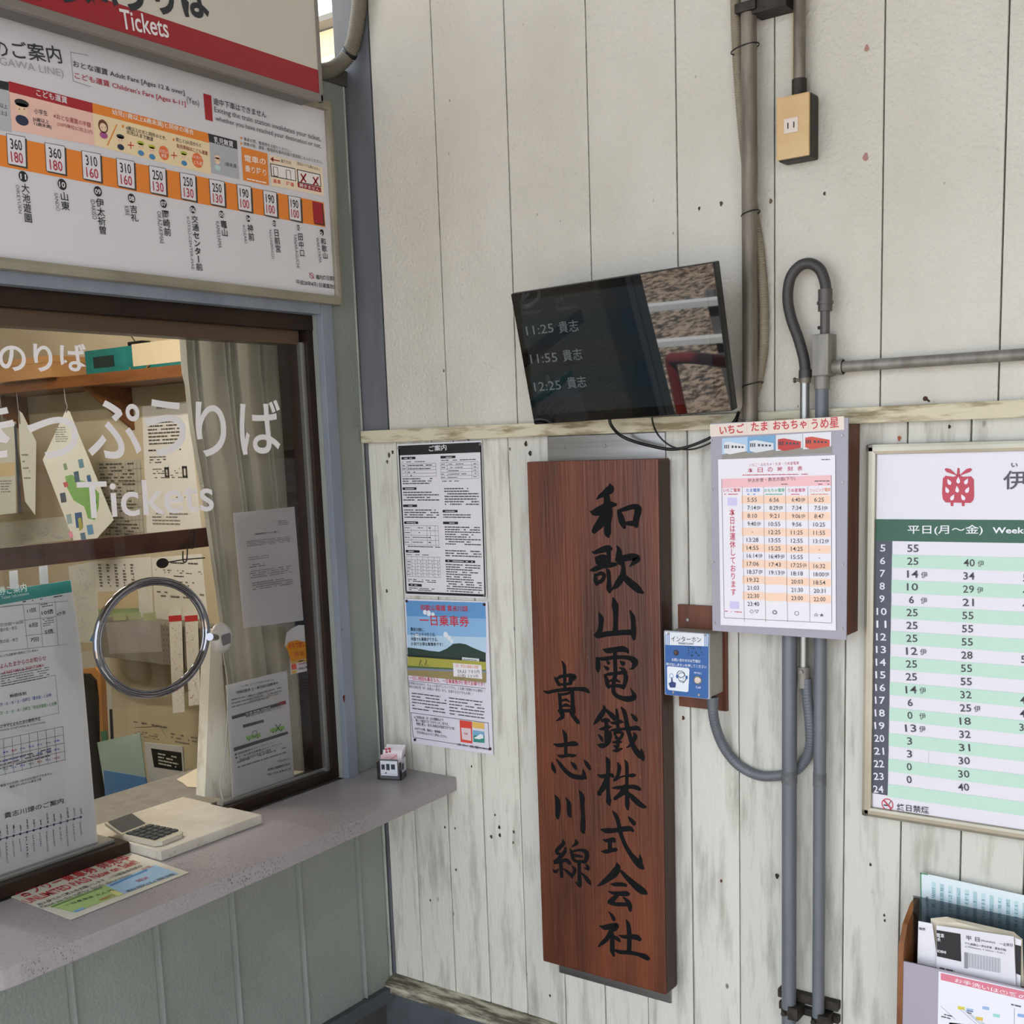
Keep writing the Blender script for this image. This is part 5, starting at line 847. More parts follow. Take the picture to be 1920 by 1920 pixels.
# framed timetable ------------------------------------------------
yt_ = -.022; tz1 = (B(1625.4, 832.3, yt_).z + B(1920, 825.6, yt_).z) / 2; tz0 = (B(1612, 1533, yt_).z + B(1920, 1573.6, yt_).z) / 2; tx0 = (B(1625.4, 832.3, yt_).x + B(1612, 1533, yt_).x) / 2; tx1 = tx0 + .52
tt = thing('framed_timetable', 'large framed timetable with green striped hour rows and a red strawberry emblem, at the right', 'sign', ((tx0 + tx1) / 2, -.01, tz0))
MB().box((tx0 + .01, -.014, tz0 + .01), (tx1 - .01, -.001, tz1 - .01)).build('board', mat('timetable_white', 'dcd9e0', .4), tt)
AL = mat('brushed_champagne_frame', 'aaa595', .35, .6, alt='9a9382', scale=(6, 6, 6))
fw = .0185
for a, b in (((tx0, tz0), (tx1, tz0 + fw)), ((tx0, tz1 - fw), (tx1, tz1)), ((tx0, tz0), (tx0 + fw, tz1)), ((tx1 - fw, tz0), (tx1, tz1))):
    MB().box((a[0], yt_, a[1]), (b[0], -.001, b[1]), bev=.006).build('frame', AL, tt)
S = Sign((0, -.0145, 0), X, Z, [c for c in tt.children if c.name.startswith('board')][0]); TXc = '3b3b42'
S.quad([(1642.5, 973.4), (1990, 975.5), (1990, 1019.5), (1640.6, 1014)], '2c5a46', 1); S.t('平日(月～金)', 1702, 1003.5, 1843, 1003.5, 19, 'e2e4e8', .02); S.t('Weekdays', 1861, 1003.5, 1960, 1004, 15, 'e2e4e8', .025)
def ty(y, x): return y + (y - 948) / 3757. * (x - 1655)
RW = [(5, '55', ''), (6, '25', '40伊'), (7, '14伊', '34'), (8, '10', '29伊'), (9, ' 6伊', '21'), (10, '25', '55'), (11, '25', '55'), (12, '25', '55'), (13, '12伊', '28'), (14, '25', '55'), (15, '25', '55'), (16, '14伊', '32'), (17, '6', '25伊'), (18, '0伊', '18'), (19, '13伊', '32'), (20, '3', '31'), (21, '3', '30'), (22, '0', '30'), (23, '0', '40'), (24, '', '')]
S.quad([(1640.6, 1014), (1673, 1014.6), (1664.5, 1491.5), (1631, 1486)], '4a4c5a', 2)
for i, (h, c1_, c2_) in enumerate(RW):
    y = 1027.5 + 23.78 * i; k = i / 19.; x0_ = 1640.5 - 9.5 * k
    if i % 2 == 1: S.quad([(1672 - 8 * k, ty(y - 12, 1672)), (1990, ty(y - 12, 1990)), (1990, ty(y + 12, 1990)), (1672 - 8 * k, ty(y + 12, 1672))], 'b9d8c6', 1)
    xh = 1655.5 - 7.5 * k; hw = 5 if h < 10 else 9.5; S.t(str(h), xh - hw, y + 6.5, xh + hw, y + 7, 13.5, 'dcdce4', .012)
    def num(tx, xs_, y_, ws=21):
        n = tx.strip().replace('伊', ''); w_ = ws if len(n) == 2 else 9.5; xo_ = 0 if len(n) == 2 else 4
        S.t(n, xs_ + xo_, y_ + 6.5, xs_ + xo_ + w_, y_ + 6.8, 14, TXc, .008)
        if '伊' in tx: S.t('伊', xs_ + 26, y_ + 7.2, xs_ + 38, y_ + 7.6, 12, TXc, .0)
    if c1_: num(c1_, 1701.5 - 5 * k, ty(y, 1702))
    if c2_: num(c2_, 1807.5 - 11 * k, ty(y, 1807))
    d3 = {7: '55', 8: '47', 9: '40', 13: '55', 16: '48', 17: '45', 18: '37'}.get(h)
    if d3: num(d3, 1919.5 - 11 * k, ty(y, 1919))
S.t('伊', 1881, 918, 1925, 917, 35, '4a4550', .02, res=4); S.t('い', 1896, 876, 1908, 876, 8, '4a4550', .02); S.line(1741, 1408, 1741, 1434, .6, 'b8b8c8', 2)
rd = 'b83c4e'
ex = [(1768, 897), (1773, 892), (1788, 894), (1797, 890), (1806, 894), (1821, 893), (1826, 899), (1826.5, 930), (1825, 938), (1820, 943), (1773, 942), (1768, 936), (1766.5, 925)]
S.quad(ex, rd, 2)
for x, y, dx, dy in ((1784, 885.5, 14, 4.5), (1810, 885.5, 14, 4.5)):
    sg = -1 if x < 1797 else 1
    S.quad([(1797, 893), (x + sg * 2, 879.5), (x + sg * 10, 877.5), (x + sg * 13, 880.5), (x + sg * 9, 885), (x, 888)], rd, 3)
S.quad([(1794, 892), (1795.5, 877.5), (1799, 877.5), (1800, 892)], rd, 3)
for x in (1785, 1806): S.quad([(x - 3, 941), (x + 3, 941), (x + 2.5, 949), (x - 2, 949)], rd, 3)
for x, y, r in ((1780, 904, -.5), (1797, 901, 0), (1812, 903, .5), (1776, 919, -.4), (1795, 918, -.1), (1814, 919, .5), (1786, 933, .5), (1806, 933, -.5)):
    cs, sn = math.cos(r), math.sin(r); S.quad([(x + (u * cs - v * sn), y + (u * sn + v * cs)) for u, v in ((0, -7), (3.2, -1), (3.5, 3), (0, 6), (-3.5, 3), (-3.2, -1))], 'e4dde6', 4)
S.disc(1664, 1508, 11, 'c03444', 2, ring=.16, n=28); S.quad([(1656, 1500.5), (1658, 1499), (1672, 1515.5), (1670, 1517)], 'c03444', 4); S.quad([(1657, 1508), (1668, 1509.5), (1668, 1512), (1657, 1510.5)], '3b3b42', 3); S.line(1667, 1508, 1671, 1501, 1.4, '3b3b42', 3)
S.t('終日禁煙', 1682, 1519, 1742, 1526, 13, TXc, .01); S.done()
# leaflet rack ----------------------------------------------------
yf_ = -.095; ra_ = B(1684, 1810, yf_); rx0 = ra_.x; rx1 = rx0 + .40; rz1 = B(1694, 1803, yf_).z
rk = thing('leaflet_rack', 'wooden wall rack with grey front and a pink headed guide map, at the bottom right', 'rack', ((rx0 + rx1) / 2, -.05, rz1 - .3))
pts = [(yf_, rz1 - .3), (yf_, rz1 + .0), (yf_ + .002, rz1 + .03), (yf_ + .022, rz1 + .062), (-.03, rz1 + .085), (-.002, rz1 + .088), (-.002, rz1 - .3)]
WR_ = mat('orange_brown_plywood_edge', '96602f', .6, alt='6e3f1c', scale=(20, 20, 8), bump=.2)
for xx in (rx0, rx1 - .009): MB().prism([(xx, y, z) for y, z in pts], (.009, 0, 0)).build('side_panel', WR_, rk)
MB().box((rx0 + .009, -.006, rz1 - .3), (rx1 - .009, -.002, rz1 + .04)).build('back_panel', mat('lilac_grey_board', '9f9aa6', .5), rk)
MB().box((rx0 + .009, yf_ + .001, rz1 - .3), (rx1 - .009, yf_ + .005, rz1 + .0), bev=.0008).build('front_panel', mat('lilac_grey_laminate', 'a39ba8', .5), rk)
MB().box((rx0 + .009, yf_ + .006, rz1 - .26), (rx1 - .009, -.006, rz1 - .255)).build('bottom_shelf', WR_, rk)
S = Sign((0, yf_ + .0006, 0), X, Z, [c for c in rk.children if c.name.startswith('front_panel')][0])
S.quad([(1760, 1821), (1990, 1872), (1990, 2060), (1757, 2000)], 'e4e3ea', 1); S.quad([(1764, 1824), (1990, 1874), (1990, 1891), (1764, 1837)], 'd4788a', 2); S.t('お手洗いは①番のりば', 1790, 1841, 1962, 1884, 8, 'f0e4e8', .02)
for x, y, c in ((1796, 1886, 'd8c84a'), (1830, 1906, 'd8b84a'), (1862, 1900, '9ad0c8'), (1812, 1890, '9ab4d8'), (1842, 1886, '9ab4d8'), (1908, 1900, '8aa8d8')): S.quad([(x, y), (x + 13, y + 2), (x + 13, y + 8), (x, y + 6)], c, 2)
for l in ((1764, 1886, 1792, 1912), (1800, 1892, 1845, 1932), (1804, 1890, 1850, 1930), (1840, 1914, 1860, 1934), (1902, 1890, 1902, 1924), (1812, 1895, 1858, 1932)): S.line(*l, .8, '8a98a8', 3)
S.fill(1765, 1898, 1786, 1908, 2, G1); S.fill(1814, 1893, 1824, 1900, 2, G1); S.fill(1896, 1880, 1920, 1886, 1, G1); S.quad([(1780, 1917), (1920, 1932), (1920, 1960), (1775, 1950)], 'b4cce8', 1); S.done()
# papers in the rack
def rsheet(name, label, pts, y, m, group=None):
    q = [B(*p, y) for p in pts]; c = sum(q, Vector()) / len(q); t = thing(name, label, 'leaflet', (c.x, y, min(v.z for v in q)), group); o = MB().prism(q, (0, .0008, 0)).build('sheet', m, t); return t, Sign((0, y - .0002, 0), X, Z, o)
t, S = rsheet('striped_timetable_sheet', 'white sheet with pale blue stripes and a green left edge, tallest paper in the rack', [(1725.5, 1636), (1990, 1694), (1990, 1850), (1727, 1790)], -.018, mat('bluish_white_paper', 'd6e2e6', .5))
S.quad([(1725.5, 1636), (1727.5, 1636.4), (1728.5, 1735), (1726.5, 1735)], '3f8a66', 1); S.quad([(1725.5, 1636), (1740, 1639), (1740, 1641), (1725.5, 1638.3)], '3f8a66', 1)
for k in range(13): x = 1747 + 15.5 * k; S.quad([(x, 1653 + k * 3.6), (x + 7.5, 1654.6 + k * 3.6), (x + 7.5, 1734 + k * 3.6), (x, 1732 + k * 3.6)], 'a8c8cc' if k % 2 else 'b9d6da', 1); S.fill(x + 1, 1660 + k * 3.6, x + 6, 1700 + k * 3.6, 12, '6f8a94', .6)
S.tv('貴志川線', 1738, 1680, 1741, 1728, 6, G1); S.done()
t = thing('acrylic_divider', 'grey smoky clear divider behind the leaflets in the rack', 'divider', (rx0 + .1, -.045, rz1 - .1))
q = [B(*p, -.045) for p in ((1712, 1679), (1990, 1738), (1990, 1900), (1714, 1830))]; MB().prism(q, (0, .0015, 0)).build('clear_sheet', clear('smoky_acrylic', 1.5, 'c6cbcf'), t)
for i in range(6):
    d = 4 * i; t, S = rsheet('cream_leaflet', 'cream folded leaflet, ' + ('foremost', 'second', 'third', 'fourth', 'fifth', 'rearmost')[i] + ' in the stack behind the front leaflet', [(1745 + d * 1.2, 1722 + i * 1.5), (1775 + d, 1719 + i * 2), (1902 + i * 3, 1748 + i * 2.5), (1905 + i * 3, 1850), (1750 + d, 1812)], -.055 - .002 * i, mat('cream_leaflet_paper', 'd9cfb9', .6), 'cream leaflets stacked in the rack')
t, S = rsheet('tilted_leaflet', 'white leaflet leaning at the left end of the rack, beside the front leaflet', [(1722, 1727), (1748, 1732), (1760, 1815), (1720, 1806)], -.066, WHITEP); S.t('備図', 1723, 1743, 1735, 1745, 5, KT, .03); S.done()
t, S = rsheet('front_leaflet', 'white timetable leaflet with a black square, foremost in the rack', [(1756, 1735), (1901, 1756), (1905, 1853), (1756, 1817)], -.076, mat('front_leaflet_paper', 'dad8de', .5))
S.quad([(1756, 1743.5), (1801, 1751), (1802.5, 1803), (1757, 1793)], BK, 1); S.t('電車', 1757, 1757, 1771, 1758.5, 8, 'e0e0e4', .04, 4); S.t('表', 1757.5, 1764.5, 1764, 1765.5, 7, 'e0e0e4', .04, 4); S.t('IOSHI', 1758, 1785, 1774, 1788, 5, 'e0e0e4', .03, 4)
S.t('平 日', 1811, 1762, 1837, 1766, 8, KT, .01); S.t('(Weekdays)', 1839, 1766, 1866, 1770, 5, KT); S.t('～土休日', 1874, 1772, 1899, 1775, 6, KT, .01); S.t('下り(和歌山→伊太祈曽・貴志方面)', 1809, 1771, 1887, 1784, 5, KT, .01); S.t('(( Wakayama → Idakiso・Kishi )', 1810, 1776.5, 1884, 1789.5, 4, KT)
S.quad([(1808, 1785), (1876, 1797), (1876, 1824), (1808, 1813)], 'b9b9c0', 1); S.quad([(1808, 1785), (1815, 1786.2), (1815, 1816), (1808, 1815)], '8a8a90', 2)
for k in range(11): S.line(1818 + 5.4 * k, 1788 + .9 * k, 1818 + 5.4 * k, 1812 + 1.2 * k, .5, '8a8a94', 3)
S.fill(1762, 1811, 1790, 1819, 1, G1); S.done()
t, S = rsheet('black_edged_leaflet', 'narrow black and white leaflet end at the right of the front leaflet', [(1903, 1758), (1915, 1763), (1913, 1856), (1905, 1853)], -.072, WHITEP); S.quad([(1903.5, 1771), (1914.8, 1774), (1914, 1829), (1905, 1825)], BK, 1); S.done()
# ================================================================== INSIDE THE OFFICE
def in_lamp(x, y):
    t = thing('ceiling_lamp', 'white fluorescent batten lamp on the office ceiling' + (' nearer the viewer' if y < -.7 else ' nearer the rear shelf'), 'lamp', (x, y, ztop - .08))
    MB().box((x - .5, y - .05, ztop - .06), (x + .5, y + .05, ztop - .031), bev=.004).build('housing', WHITEP, t)
    MB().tube([(x - .45, y, ztop - .075), (x + .45, y, ztop - .075)], .014, 12).build('tube', emit('fluorescent_tube', 'fff6ea', 135), t)
in_lamp(-.85, -1.0); in_lamp(-1.15, -.45)
# curtain
cu = thing('curtain', 'grey beige pleated curtain gathered at the right end inside the ticket window', 'curtain', (-.13, -.35, zct))
xc_ = -.135
zt0 = L(420, 612, xc_).z; zb0 = zct + .015
Ltab = [(612, 327), (700, 334), (800, 345), (930, 368), (1100, 390), (1300, 412), (1500, 436)]
Rtab = [(612, 548), (700, 553), (850, 566), (1000, 576), (1150, 590), (1300, 600), (1500, 612)]
def tab(T, py):
    for (a, b), (c, d) in zip(T, T[1:]):
        if py <= c: return b + (d - b) * (py - a) / (c - a)
    return T[-1][1]
NS, NT = 240, 40; vs = []
ph_ = [0, .055, .10, .30, .34, .40, .60, .64, .72, .80, .86, .93, 1.0]
def fold(s_, t_):
    v = 0
    for k, c in enumerate(ph_):
        c2 = c + .10 * t_ * (1 - c) * (c > .15) * .6
        wd = (.011 if t_ < .12 else .015 + .012 * t_)
        v += math.exp(-((s_ - c2) / wd) ** 2)
    return .034 * v + .006 * math.sin(s_ * 46 + t_ * 2) * (.3 + .7 * t_) + .004 * math.sin(s_ * 21 - t_ * 5)
for j in range(NT + 1):
    t_ = j / NT; py = 612 + 888 * t_
    yl, yr2 = L(tab(Ltab, py), py, xc_).y, L(tab(Rtab, py), py, xc_).y; z = zt0 + (zb0 - zt0) * t_
    for i in range(NS + 1):
        s_ = i / NS; vs.append(Vector((xc_ + fold(s_, t_), yl + (yr2 - yl) * s_, z)))
m_ = MB(); m_.add(vs, [(j * (NS + 1) + i, j * (NS + 1) + i + 1, (j + 1) * (NS + 1) + i + 1, (j + 1) * (NS + 1) + i) for j in range(NT) for i in range(NS)], None, True)
CT = mat('grey_beige_curtain', 'bdbcb2', .95, alt='a6a59b', scale=(9, 9, 4), bump=.3, bscale=(60, 60, 300))
n_ = CT.node_tree; tr = n_.nodes.new('ShaderNodeBsdfTranslucent'); tr.inputs['Color'].default_value = lin('a9a79a'); mx = n_.nodes.new('ShaderNodeMixShader'); mx.inputs[0].default_value = .3
ou = [k for k in n_.nodes if k.type == 'OUTPUT_MATERIAL'][0]; n_.links.new(n_.nodes['Principled BSDF'].outputs[0], mx.inputs[1]); n_.links.new(tr.outputs[0], mx.inputs[2]); n_.links.new(mx.outputs[0], ou.inputs[0])
m_.build('cloth', CT, cu)
MB().box((xc_ - .01, YE + .1, zt0 + .014), (xc_ + .012, yR - .03, zt0 + .026)).build('curtain_rail', mat('brass_curtain_rail', '8a6a48', .5, .3), cu)
for i in range(12):
    y = L(332 + i * 18.5, 608, xc_).y; MB().tube(curve([(xc_, y, zt0 + .016), (xc_ + .006, y + .002, zt0 + .006), (xc_ + .003, y, zt0 - .012)], 4), .0011, 6).build('hook', mat('white_hook', 'd8d4c4', .4), cu)
# hanging rail parallel to the window
xr_ = -.185; q0, q1 = L(0, 1040, xr_), L(388, 1012, xr_)
hg = thing('hanging_rail', 'dark brown wooden rail crossing inside the ticket window, with paper clips hanging on it', 'rail', (xr_, -.9, q0.z))
zz0 = L(200, 1008, xr_).z; zz1 = L(200, 1047, xr_).z
MB().box((xr_ - .012, YE + .05, zz1), (xr_, q1.y + .01, zz0), bev=.002).build('bar', mat('dark_brown_wood', '4a2a1e', .4, alt='3a1f16', scale=(8, 3, 30)), hg)
def clip(x, y, h, par, w_=5):
    o = L(x, y, xr_ + .004); 
    P = [L(x - w_, y + h * .2, xr_ + .004), L(x - w_, y + 4, xr_ + .004), L(x, y, xr_ + .004), L(x + w_, y + 4, xr_ + .004), L(x + w_ - 1, y + h - 4, xr_ + .004), L(x, y + h, xr_ + .004), L(x - w_ + 2, y + h - 4, xr_ + .004), L(x - w_ + 2, y + h * .35, xr_ + .004)]
    MB().tube(curve(P, 4), .0016, 6).build('paper_clip', BLACKP, par)
clip(359, 994, 34, hg); clip(346, 1022, 32, hg)
sp_ = thing('black_spoon_tag', 'black oval tag on a thin stem hanging under the brown rail in the window', 'tag', (xr_, -.55, q0.z - .1))
c_ = L(304, 1056, xr_ + .004); MB().prism([c_ + Vector((0, .016 * math.cos(a), .011 * math.sin(a))) for a in [2 * math.pi * k / 20 for k in range(20)]], (.002, 0, 0)).tube([c_, L(346, 1049, xr_ + .004), L(384, 1046, xr_ + .004)], .0014, 6).build('oval_tag', BLACKP, sp_)
# shelf with binders on the rear wall
yw = .7485; yS = .52
sh = thing('wall_shelf', 'orange brown wooden shelf high on the rear wall inside the office', 'shelf', (-1.9, .6, 2.1))
SW = mat('orange_brown_shelf', '7d4e27', .5, alt='643a1a', scale=(4, 30, 30)); s0, s1 = B(322, 685, yS), B(322, 708, yS)
MB().box((-2.88, yS, s1.z), (-.3, yw, s0.z), bev=.002).build('board', SW, sh)
for xx in (-2.6, -1.9, -1.1): MB().prism([(xx, yS + .02, s1.z - .001), (xx, yw, s1.z - .001), (xx, yw, s1.z - .16)], (.018, 0, 0)).build('bracket', SW, sh)
def onshelf(name, label, cat, x0_, x1_, h, m, y0_=yS + .02, d=.15):
    a, b = B(x0_, 690, yS), B(x1_, 690, yS); t = thing(name, label, cat, ((a.x + b.x) / 2, y0_ + d / 2, s0.z)); MB().box((a.x, y0_, s0.z), (b.x, y0_ + d, s0.z + h), bev=.003).build('body', m, t); return t, a.x, b.x
TG = mat('teal_binder_cloth', '17706a', .5, alt='125c58', scale=(20, 20, 20))
t, xa, xb = onshelf('teal_binder', 'large teal box binder lying on the office shelf, beside the curtain', 'binder', 152, 352, .085, TG)
MB().box((xa + (xb - xa) * .47, yS + .0185, s0.z + .012), (xb - .002, yS + .0199, s0.z + .088)).build('label_panel', mat('cream_label', 'c9b99a', .6), t); MB().box((xa + .05, yS + .0185, s0.z + .02), (xa + .17, yS + .0199, s0.z + .06)).build('dark_window', mat('dark_label', '1c2a28', .4), t)
MB().box((xa + .24, yS + .03, s0.z + .086), (xa + .32, yS + .07, s0.z + .10), bev=.004).tube([(xa + .26, yS + .05, s0.z + .10), (xa + .24, yS + .05, s0.z + .12)], .002, 6).build('binder_clip', BLACKP, t)
MB().tube(curve([(xa + .26, yS + .018, s0.z + .01), (xa + .28, yS + .012, s0.z - .02), (xa + .34, yS + .012, s0.z - .01), (xa + .31, yS + .012, s0.z - .03), (xa + .37, yS + .014, s0.z + .01)], 5), .003, 6).build('string_knot', mat('hemp_string', '8a6a3c', .9), t)
t, xa, xb = onshelf('tan_box', 'tan cardboard box at the left end of the office shelf', 'box', 8, 108, .075, mat('tan_cardboard', 'b98a56', .6), yS - .03, .2); MB().box((xa - .003, yS - .033, s0.z + .055), (xb + .003, yS + .172, s0.z + .079), bev=.002).build('lid', _m['tan_cardboard'], t)
# papers on the rear wall
def wsheet(name, label, pts, rows, dense=.9, m=None, dk='6f6a62', y=yw, cat='notice', seed=1, grid_=False):
    q = [B(*p, y) for p in pts]; c = sum(q, Vector()) / len(q); t = thing(name, label, cat, (c.x, y, min(v.z for v in q))); o = MB().prism(q, (0, .0014, 0)).build('sheet', m or mat('office_paper', 'e6e3da', .7), t)
    S = Sign((0, y - .0008, 0), X, Z, o); (x0_, y0_), (x1_, _), _, (_, y1_) = pts[:4]
    if rows: S.fill(x0_ + 3, y0_ + 6, x1_ - 3, y1_ - 8, rows, dk, dense, seed=seed)
    return t, S
t, S = wsheet('wall_timetable', 'tall white timetable sheet on the office rear wall beside the curtain', [(266, 762), (352, 752), (380, 1008), (276, 1012)], 0); S.t('時刻表 案内', 294, 768, 314, 766, 5, KT, .03); S.fill(276, 790, 342, 836, 7, '5a564e', .9); S.fill(278, 842, 340, 848, 1, '3a3834', .95); S.fill(280, 855, 312, 870, 3, '6a665e'); S.fill(282, 878, 342, 898, 5, '6a665e', .5); S.frame(348 - 7, 874, 352, 896, 3, '4a4844'); S.frame(308, 876, 318, 896, 3, '4a4844'); S.fill(330, 925, 350, 935, 2, '6a665e'); S.fill(285, 960, 355, 985, 4, '8a867e'); S.done()
t, S = wsheet('route_table', 'grey lined table sheet on the office rear wall, left of the tall white timetable', [(180, 866), (264, 860), (274, 1010), (188, 1016)], 0, m=mat('grey_table_paper', 'b9b3a2', .7)); 
for k in range(12): S.line(186 + 7 * k, 866, 193 + 7 * k, 1010, 1.4, '6f6a5e', 2)
for k in range(6): S.line(184, 884 + 24 * k, 268, 878 + 24 * k, 2.2, '8d8778', 2)
S.fill(186, 868, 262, 1004, 22, '5f5a50', .6, hfrac=.5); S.done()
t, S = wsheet('wall_map', 'pale blue and white area map on the office wall, above the brown rail', [(-60, 985), (124, 968), (132, 1012), (-60, 1034)], 0, m=mat('map_paper', 'dcdccf', .6)); rn = random.Random(2)
for k in range(26): x, y = rn.uniform(0, 120), rn.uniform(984, 1012); S.line(x, y, x + rn.uniform(-18, 18), y + rn.uniform(-10, 10), 1.4, rn.choice(['8aa8d0', 'b0c4dc', 'c87a8a', '9ab0b8']), 2)
S.done()
t, S = wsheet('river_map', 'blue veined strip map under the brown rail inside the window', [(128, 1062), (178, 1052), (184, 1206), (143, 1204)], 0, m=mat('map_paper', 'dcdccf', .6))
for k in range(40): x, y = rn.uniform(140, 172), rn.uniform(1070, 1190); S.line(x, y, x + rn.uniform(-9, 9), y + rn.uniform(-16, 16), 1.4, rn.choice(['8aa8d0', 'a8bccc', '9ab0b8']), 2)
S.quad([(178, 1180), (183, 1178), (184, 1204), (168, 1202)], '5a90c8', 3); S.done()
t, S = wsheet('tall_table_sheet', 'white table sheet with grey columns below the brown rail, behind the lens', [(178, 1052), (282, 1044), (288, 1160), (182, 1168)], 0)
for k in range(5): S.fill(184 + 15 * k, 1056, 194 + 15 * k, 1106, 9, '6f6a62', .8, hfrac=.6)
S.quad([(183, 1110), (258, 1106), (260, 1140), (184, 1142)], 'd8c49a', 2); S.quad([(184, 1142), (260, 1140), (262, 1152), (185, 1156)], '9ab07a', 3); S.done()
t, S = wsheet('staff_notice', 'white office notice between the lens and the curtain, below the brown rail', [(284, 1046), (378, 1038), (390, 1160), (292, 1165)], 0); S.fill(320, 1052, 372, 1058, 1, '4a4844'); S.fill(292, 1066, 384, 1074, 2, '6a665e', .4); S.fill(326, 1078, 346, 1082, 1, '2a2824'); S.fill(330, 1088, 372, 1100, 2, '77736a', .5); S.fill(294, 1106, 385, 1120, 2, '77736a', .5); S.done()
t, S = wsheet('route_diagram', 'faded cream route diagram low on the office rear wall', [(205, 1330), (390, 1316), (398, 1440), (210, 1450)], 0, m=mat('faded_cream_paper', 'c9bd9a', .7))
S.fill(250, 1350, 312, 1356, 1, '77705c'); S.line(252, 1364, 300, 1362, 1.5, '4a4638', 2); S.line(300, 1362, 314, 1384, 1.5, '4a4638', 2); S.fill(252, 1368, 298, 1380, 3, '8a8470', .6); S.fill(320, 1372, 372, 1392, 3, '8a8470', .5); S.done()
t, S = wsheet('white_wall_board', 'blank white board low on the office rear wall beside the orange chair', [(152, 1222), (205, 1216), (214, 1400), (160, 1405)], 0, m=mat('off_white_board', 'c9c6b6', .5)); S.done()
# ticket rack with strips of red printed tickets
yk = .60; t = thing('ticket_rack', 'grey perforated metal ticket rack with hanging strips, seen through and beside the round lens', 'rack', (-1.5, yk, 1.2))
q = [B(*p, yk) for p in ((182, 1160), (372, 1142), (384, 1256), (200, 1262))]; MB().box((q[0].x, yk, q[2].z), (q[1].x, yk + .1, q[0].z), bev=.003).build('body', mat('grey_rack_metal', '8d8780', .4, .3), t)
S = Sign((0, yk - .0008, 0), X, Z, t)
S.quad([(198, 1168), (300, 1160), (304, 1222), (206, 1226)], 'a39c98', 1, 'panel')
for j in range(8):
    for i in range(5): S.disc(310 + 6 * i - (j % 2) * 3, 1170 + 10 * j, 2.6, '4c4438', 2, n=8, name='hole')
for k in range(3): S.quad([(212 + 28 * k, 1150), (236 + 28 * k, 1148), (237 + 28 * k, 1162), (213 + 28 * k, 1164)], 'a9b286', 2, 'ticket_label')
S.done()
for i, x in enumerate((316, 346)):
    u = thing('ticket_strip', ('left' if i == 0 else 'right') + ' of two hanging strips of red printed tickets behind the lens', 'tickets', (0, 0, 1.0)); ys_ = yk - .01
    q = [B(*p, ys_) for p in ((x, 1142), (x + 24, 1140), (x + 30, 1335 - 14 * i), (x + 8, 1338 - 14 * i))]; u.location = q[2]; MB().prism(q, (0, .001, 0)).build('strip', mat('office_paper', 'e6e3da', .7), u)
    S = Sign((0, ys_ - .0006, 0), X, Z, u); S.quad([(x, 1155), (x + 24, 1153), (x + 25, 1164), (x + 1, 1166)], 'c02c30', 2); rn = random.Random(i)
    for k in range(34): a_ = rn.uniform(x + 5, x + 22) + k * .2; S.line(a_, 1172 + k * 4.5, a_ + rn.uniform(-4, 4), 1174 + k * 4.5, 1.8, rn.choice(['c05a5a', '6a6058', 'c88a8a']), 3)
    S.done()
MB().box((B(200, 1240, .7).x - .1, .745, 0.95), (-.3, .7485, B(200, 1172, .745).z)).build('perforated_board', mat('cream_perforated_board', 'd0bc8e', .7, spots='7a6a48', spot_scale=46, spot_t=.22), wo)
# hanging map booklet
def freesheet(name, label, cat, O, U, V, w_, h_, th, m):
    t = thing(name, label, cat, tuple(O)); N = U.cross(V).normalized(); MB().obox(O, U, V, N, (0, 0, -th), (w_, h_, 0), m).build('cover', m, t); return t, Sign(O + N * .0003, U, V, t)
def planequad(name, label, cat, pts, O, N, th, m):
    N = Vector(N).normalized(); q = [onplane(*p, Vector(O), N) for p in pts]; c = sum(q, Vector()) / len(q); t = thing(name, label, cat, tuple(min(q, key=lambda v: v.z)))
    if (CAM - c).dot(N) < 0: N = -N
    U = Z.cross(N).normalized(); V = N.cross(U); o = MB().prism(q, -N * th).build('pages', m, t); return t, Sign(c + N * .0006, U, V, o)
PB = mat('white_booklet', 'd6d6c8', .5)
t, S = planequad('map_booklet', 'white guide booklet with a green map, hanging tilted from a hook behind the kana lettering', 'booklet', [(124, 768), (131, 772), (213, 975), (181, 1010), (141, 1021), (80, 862)], tuple(B(124, 768, .535)), (.75, -.65, 0), .014, PB)
S.quad([(122, 893), (135, 890), (150, 900), (168, 905), (186, 925), (185, 950), (178, 975), (165, 972), (158, 950), (138, 938), (126, 915)], '6fa04a', 2)
for x, y, w_, h_, c in ((112, 925, 10, 16, '3a4450'), (138, 885, 9, 18, '2e4a58'), (146, 862, 9, 14, '5a8090'), (162, 892, 7, 12, '2e5a88'), (118, 905, 8, 7, 'b04a4a'), (140, 962, 13, 26, '1e4a78'), (124, 965, 9, 16, '8aa0a0'), (162, 985, 11, 16, '5a8ab0'), (150, 1000, 9, 13, '4a6a78'), (128, 998, 7, 9, 'd88aa0'), (118, 870, 6, 10, '6a8a5a'), (173, 935, 6, 8, '2a3a68')): S.quad([(x, y), (x + w_, y - 2), (x + w_ + 3, y + h_), (x + 3, y + h_ + 2)], c, 3)
S.quad([(146, 972), (152, 970), (156, 990), (149, 996)], '9a9a3a', 4); S.fill(102, 800, 128, 830, 7, '8a8a80'); S.done()
hp = B(124, 768, .535); MB().tube([Vector((hp.x, hp.y, s1.z + .002)), hp + Z * .03, hp + Vector((.01, 0, .015)), hp - Z * .01], .0022, 6).build('hook', SCREWM, t)
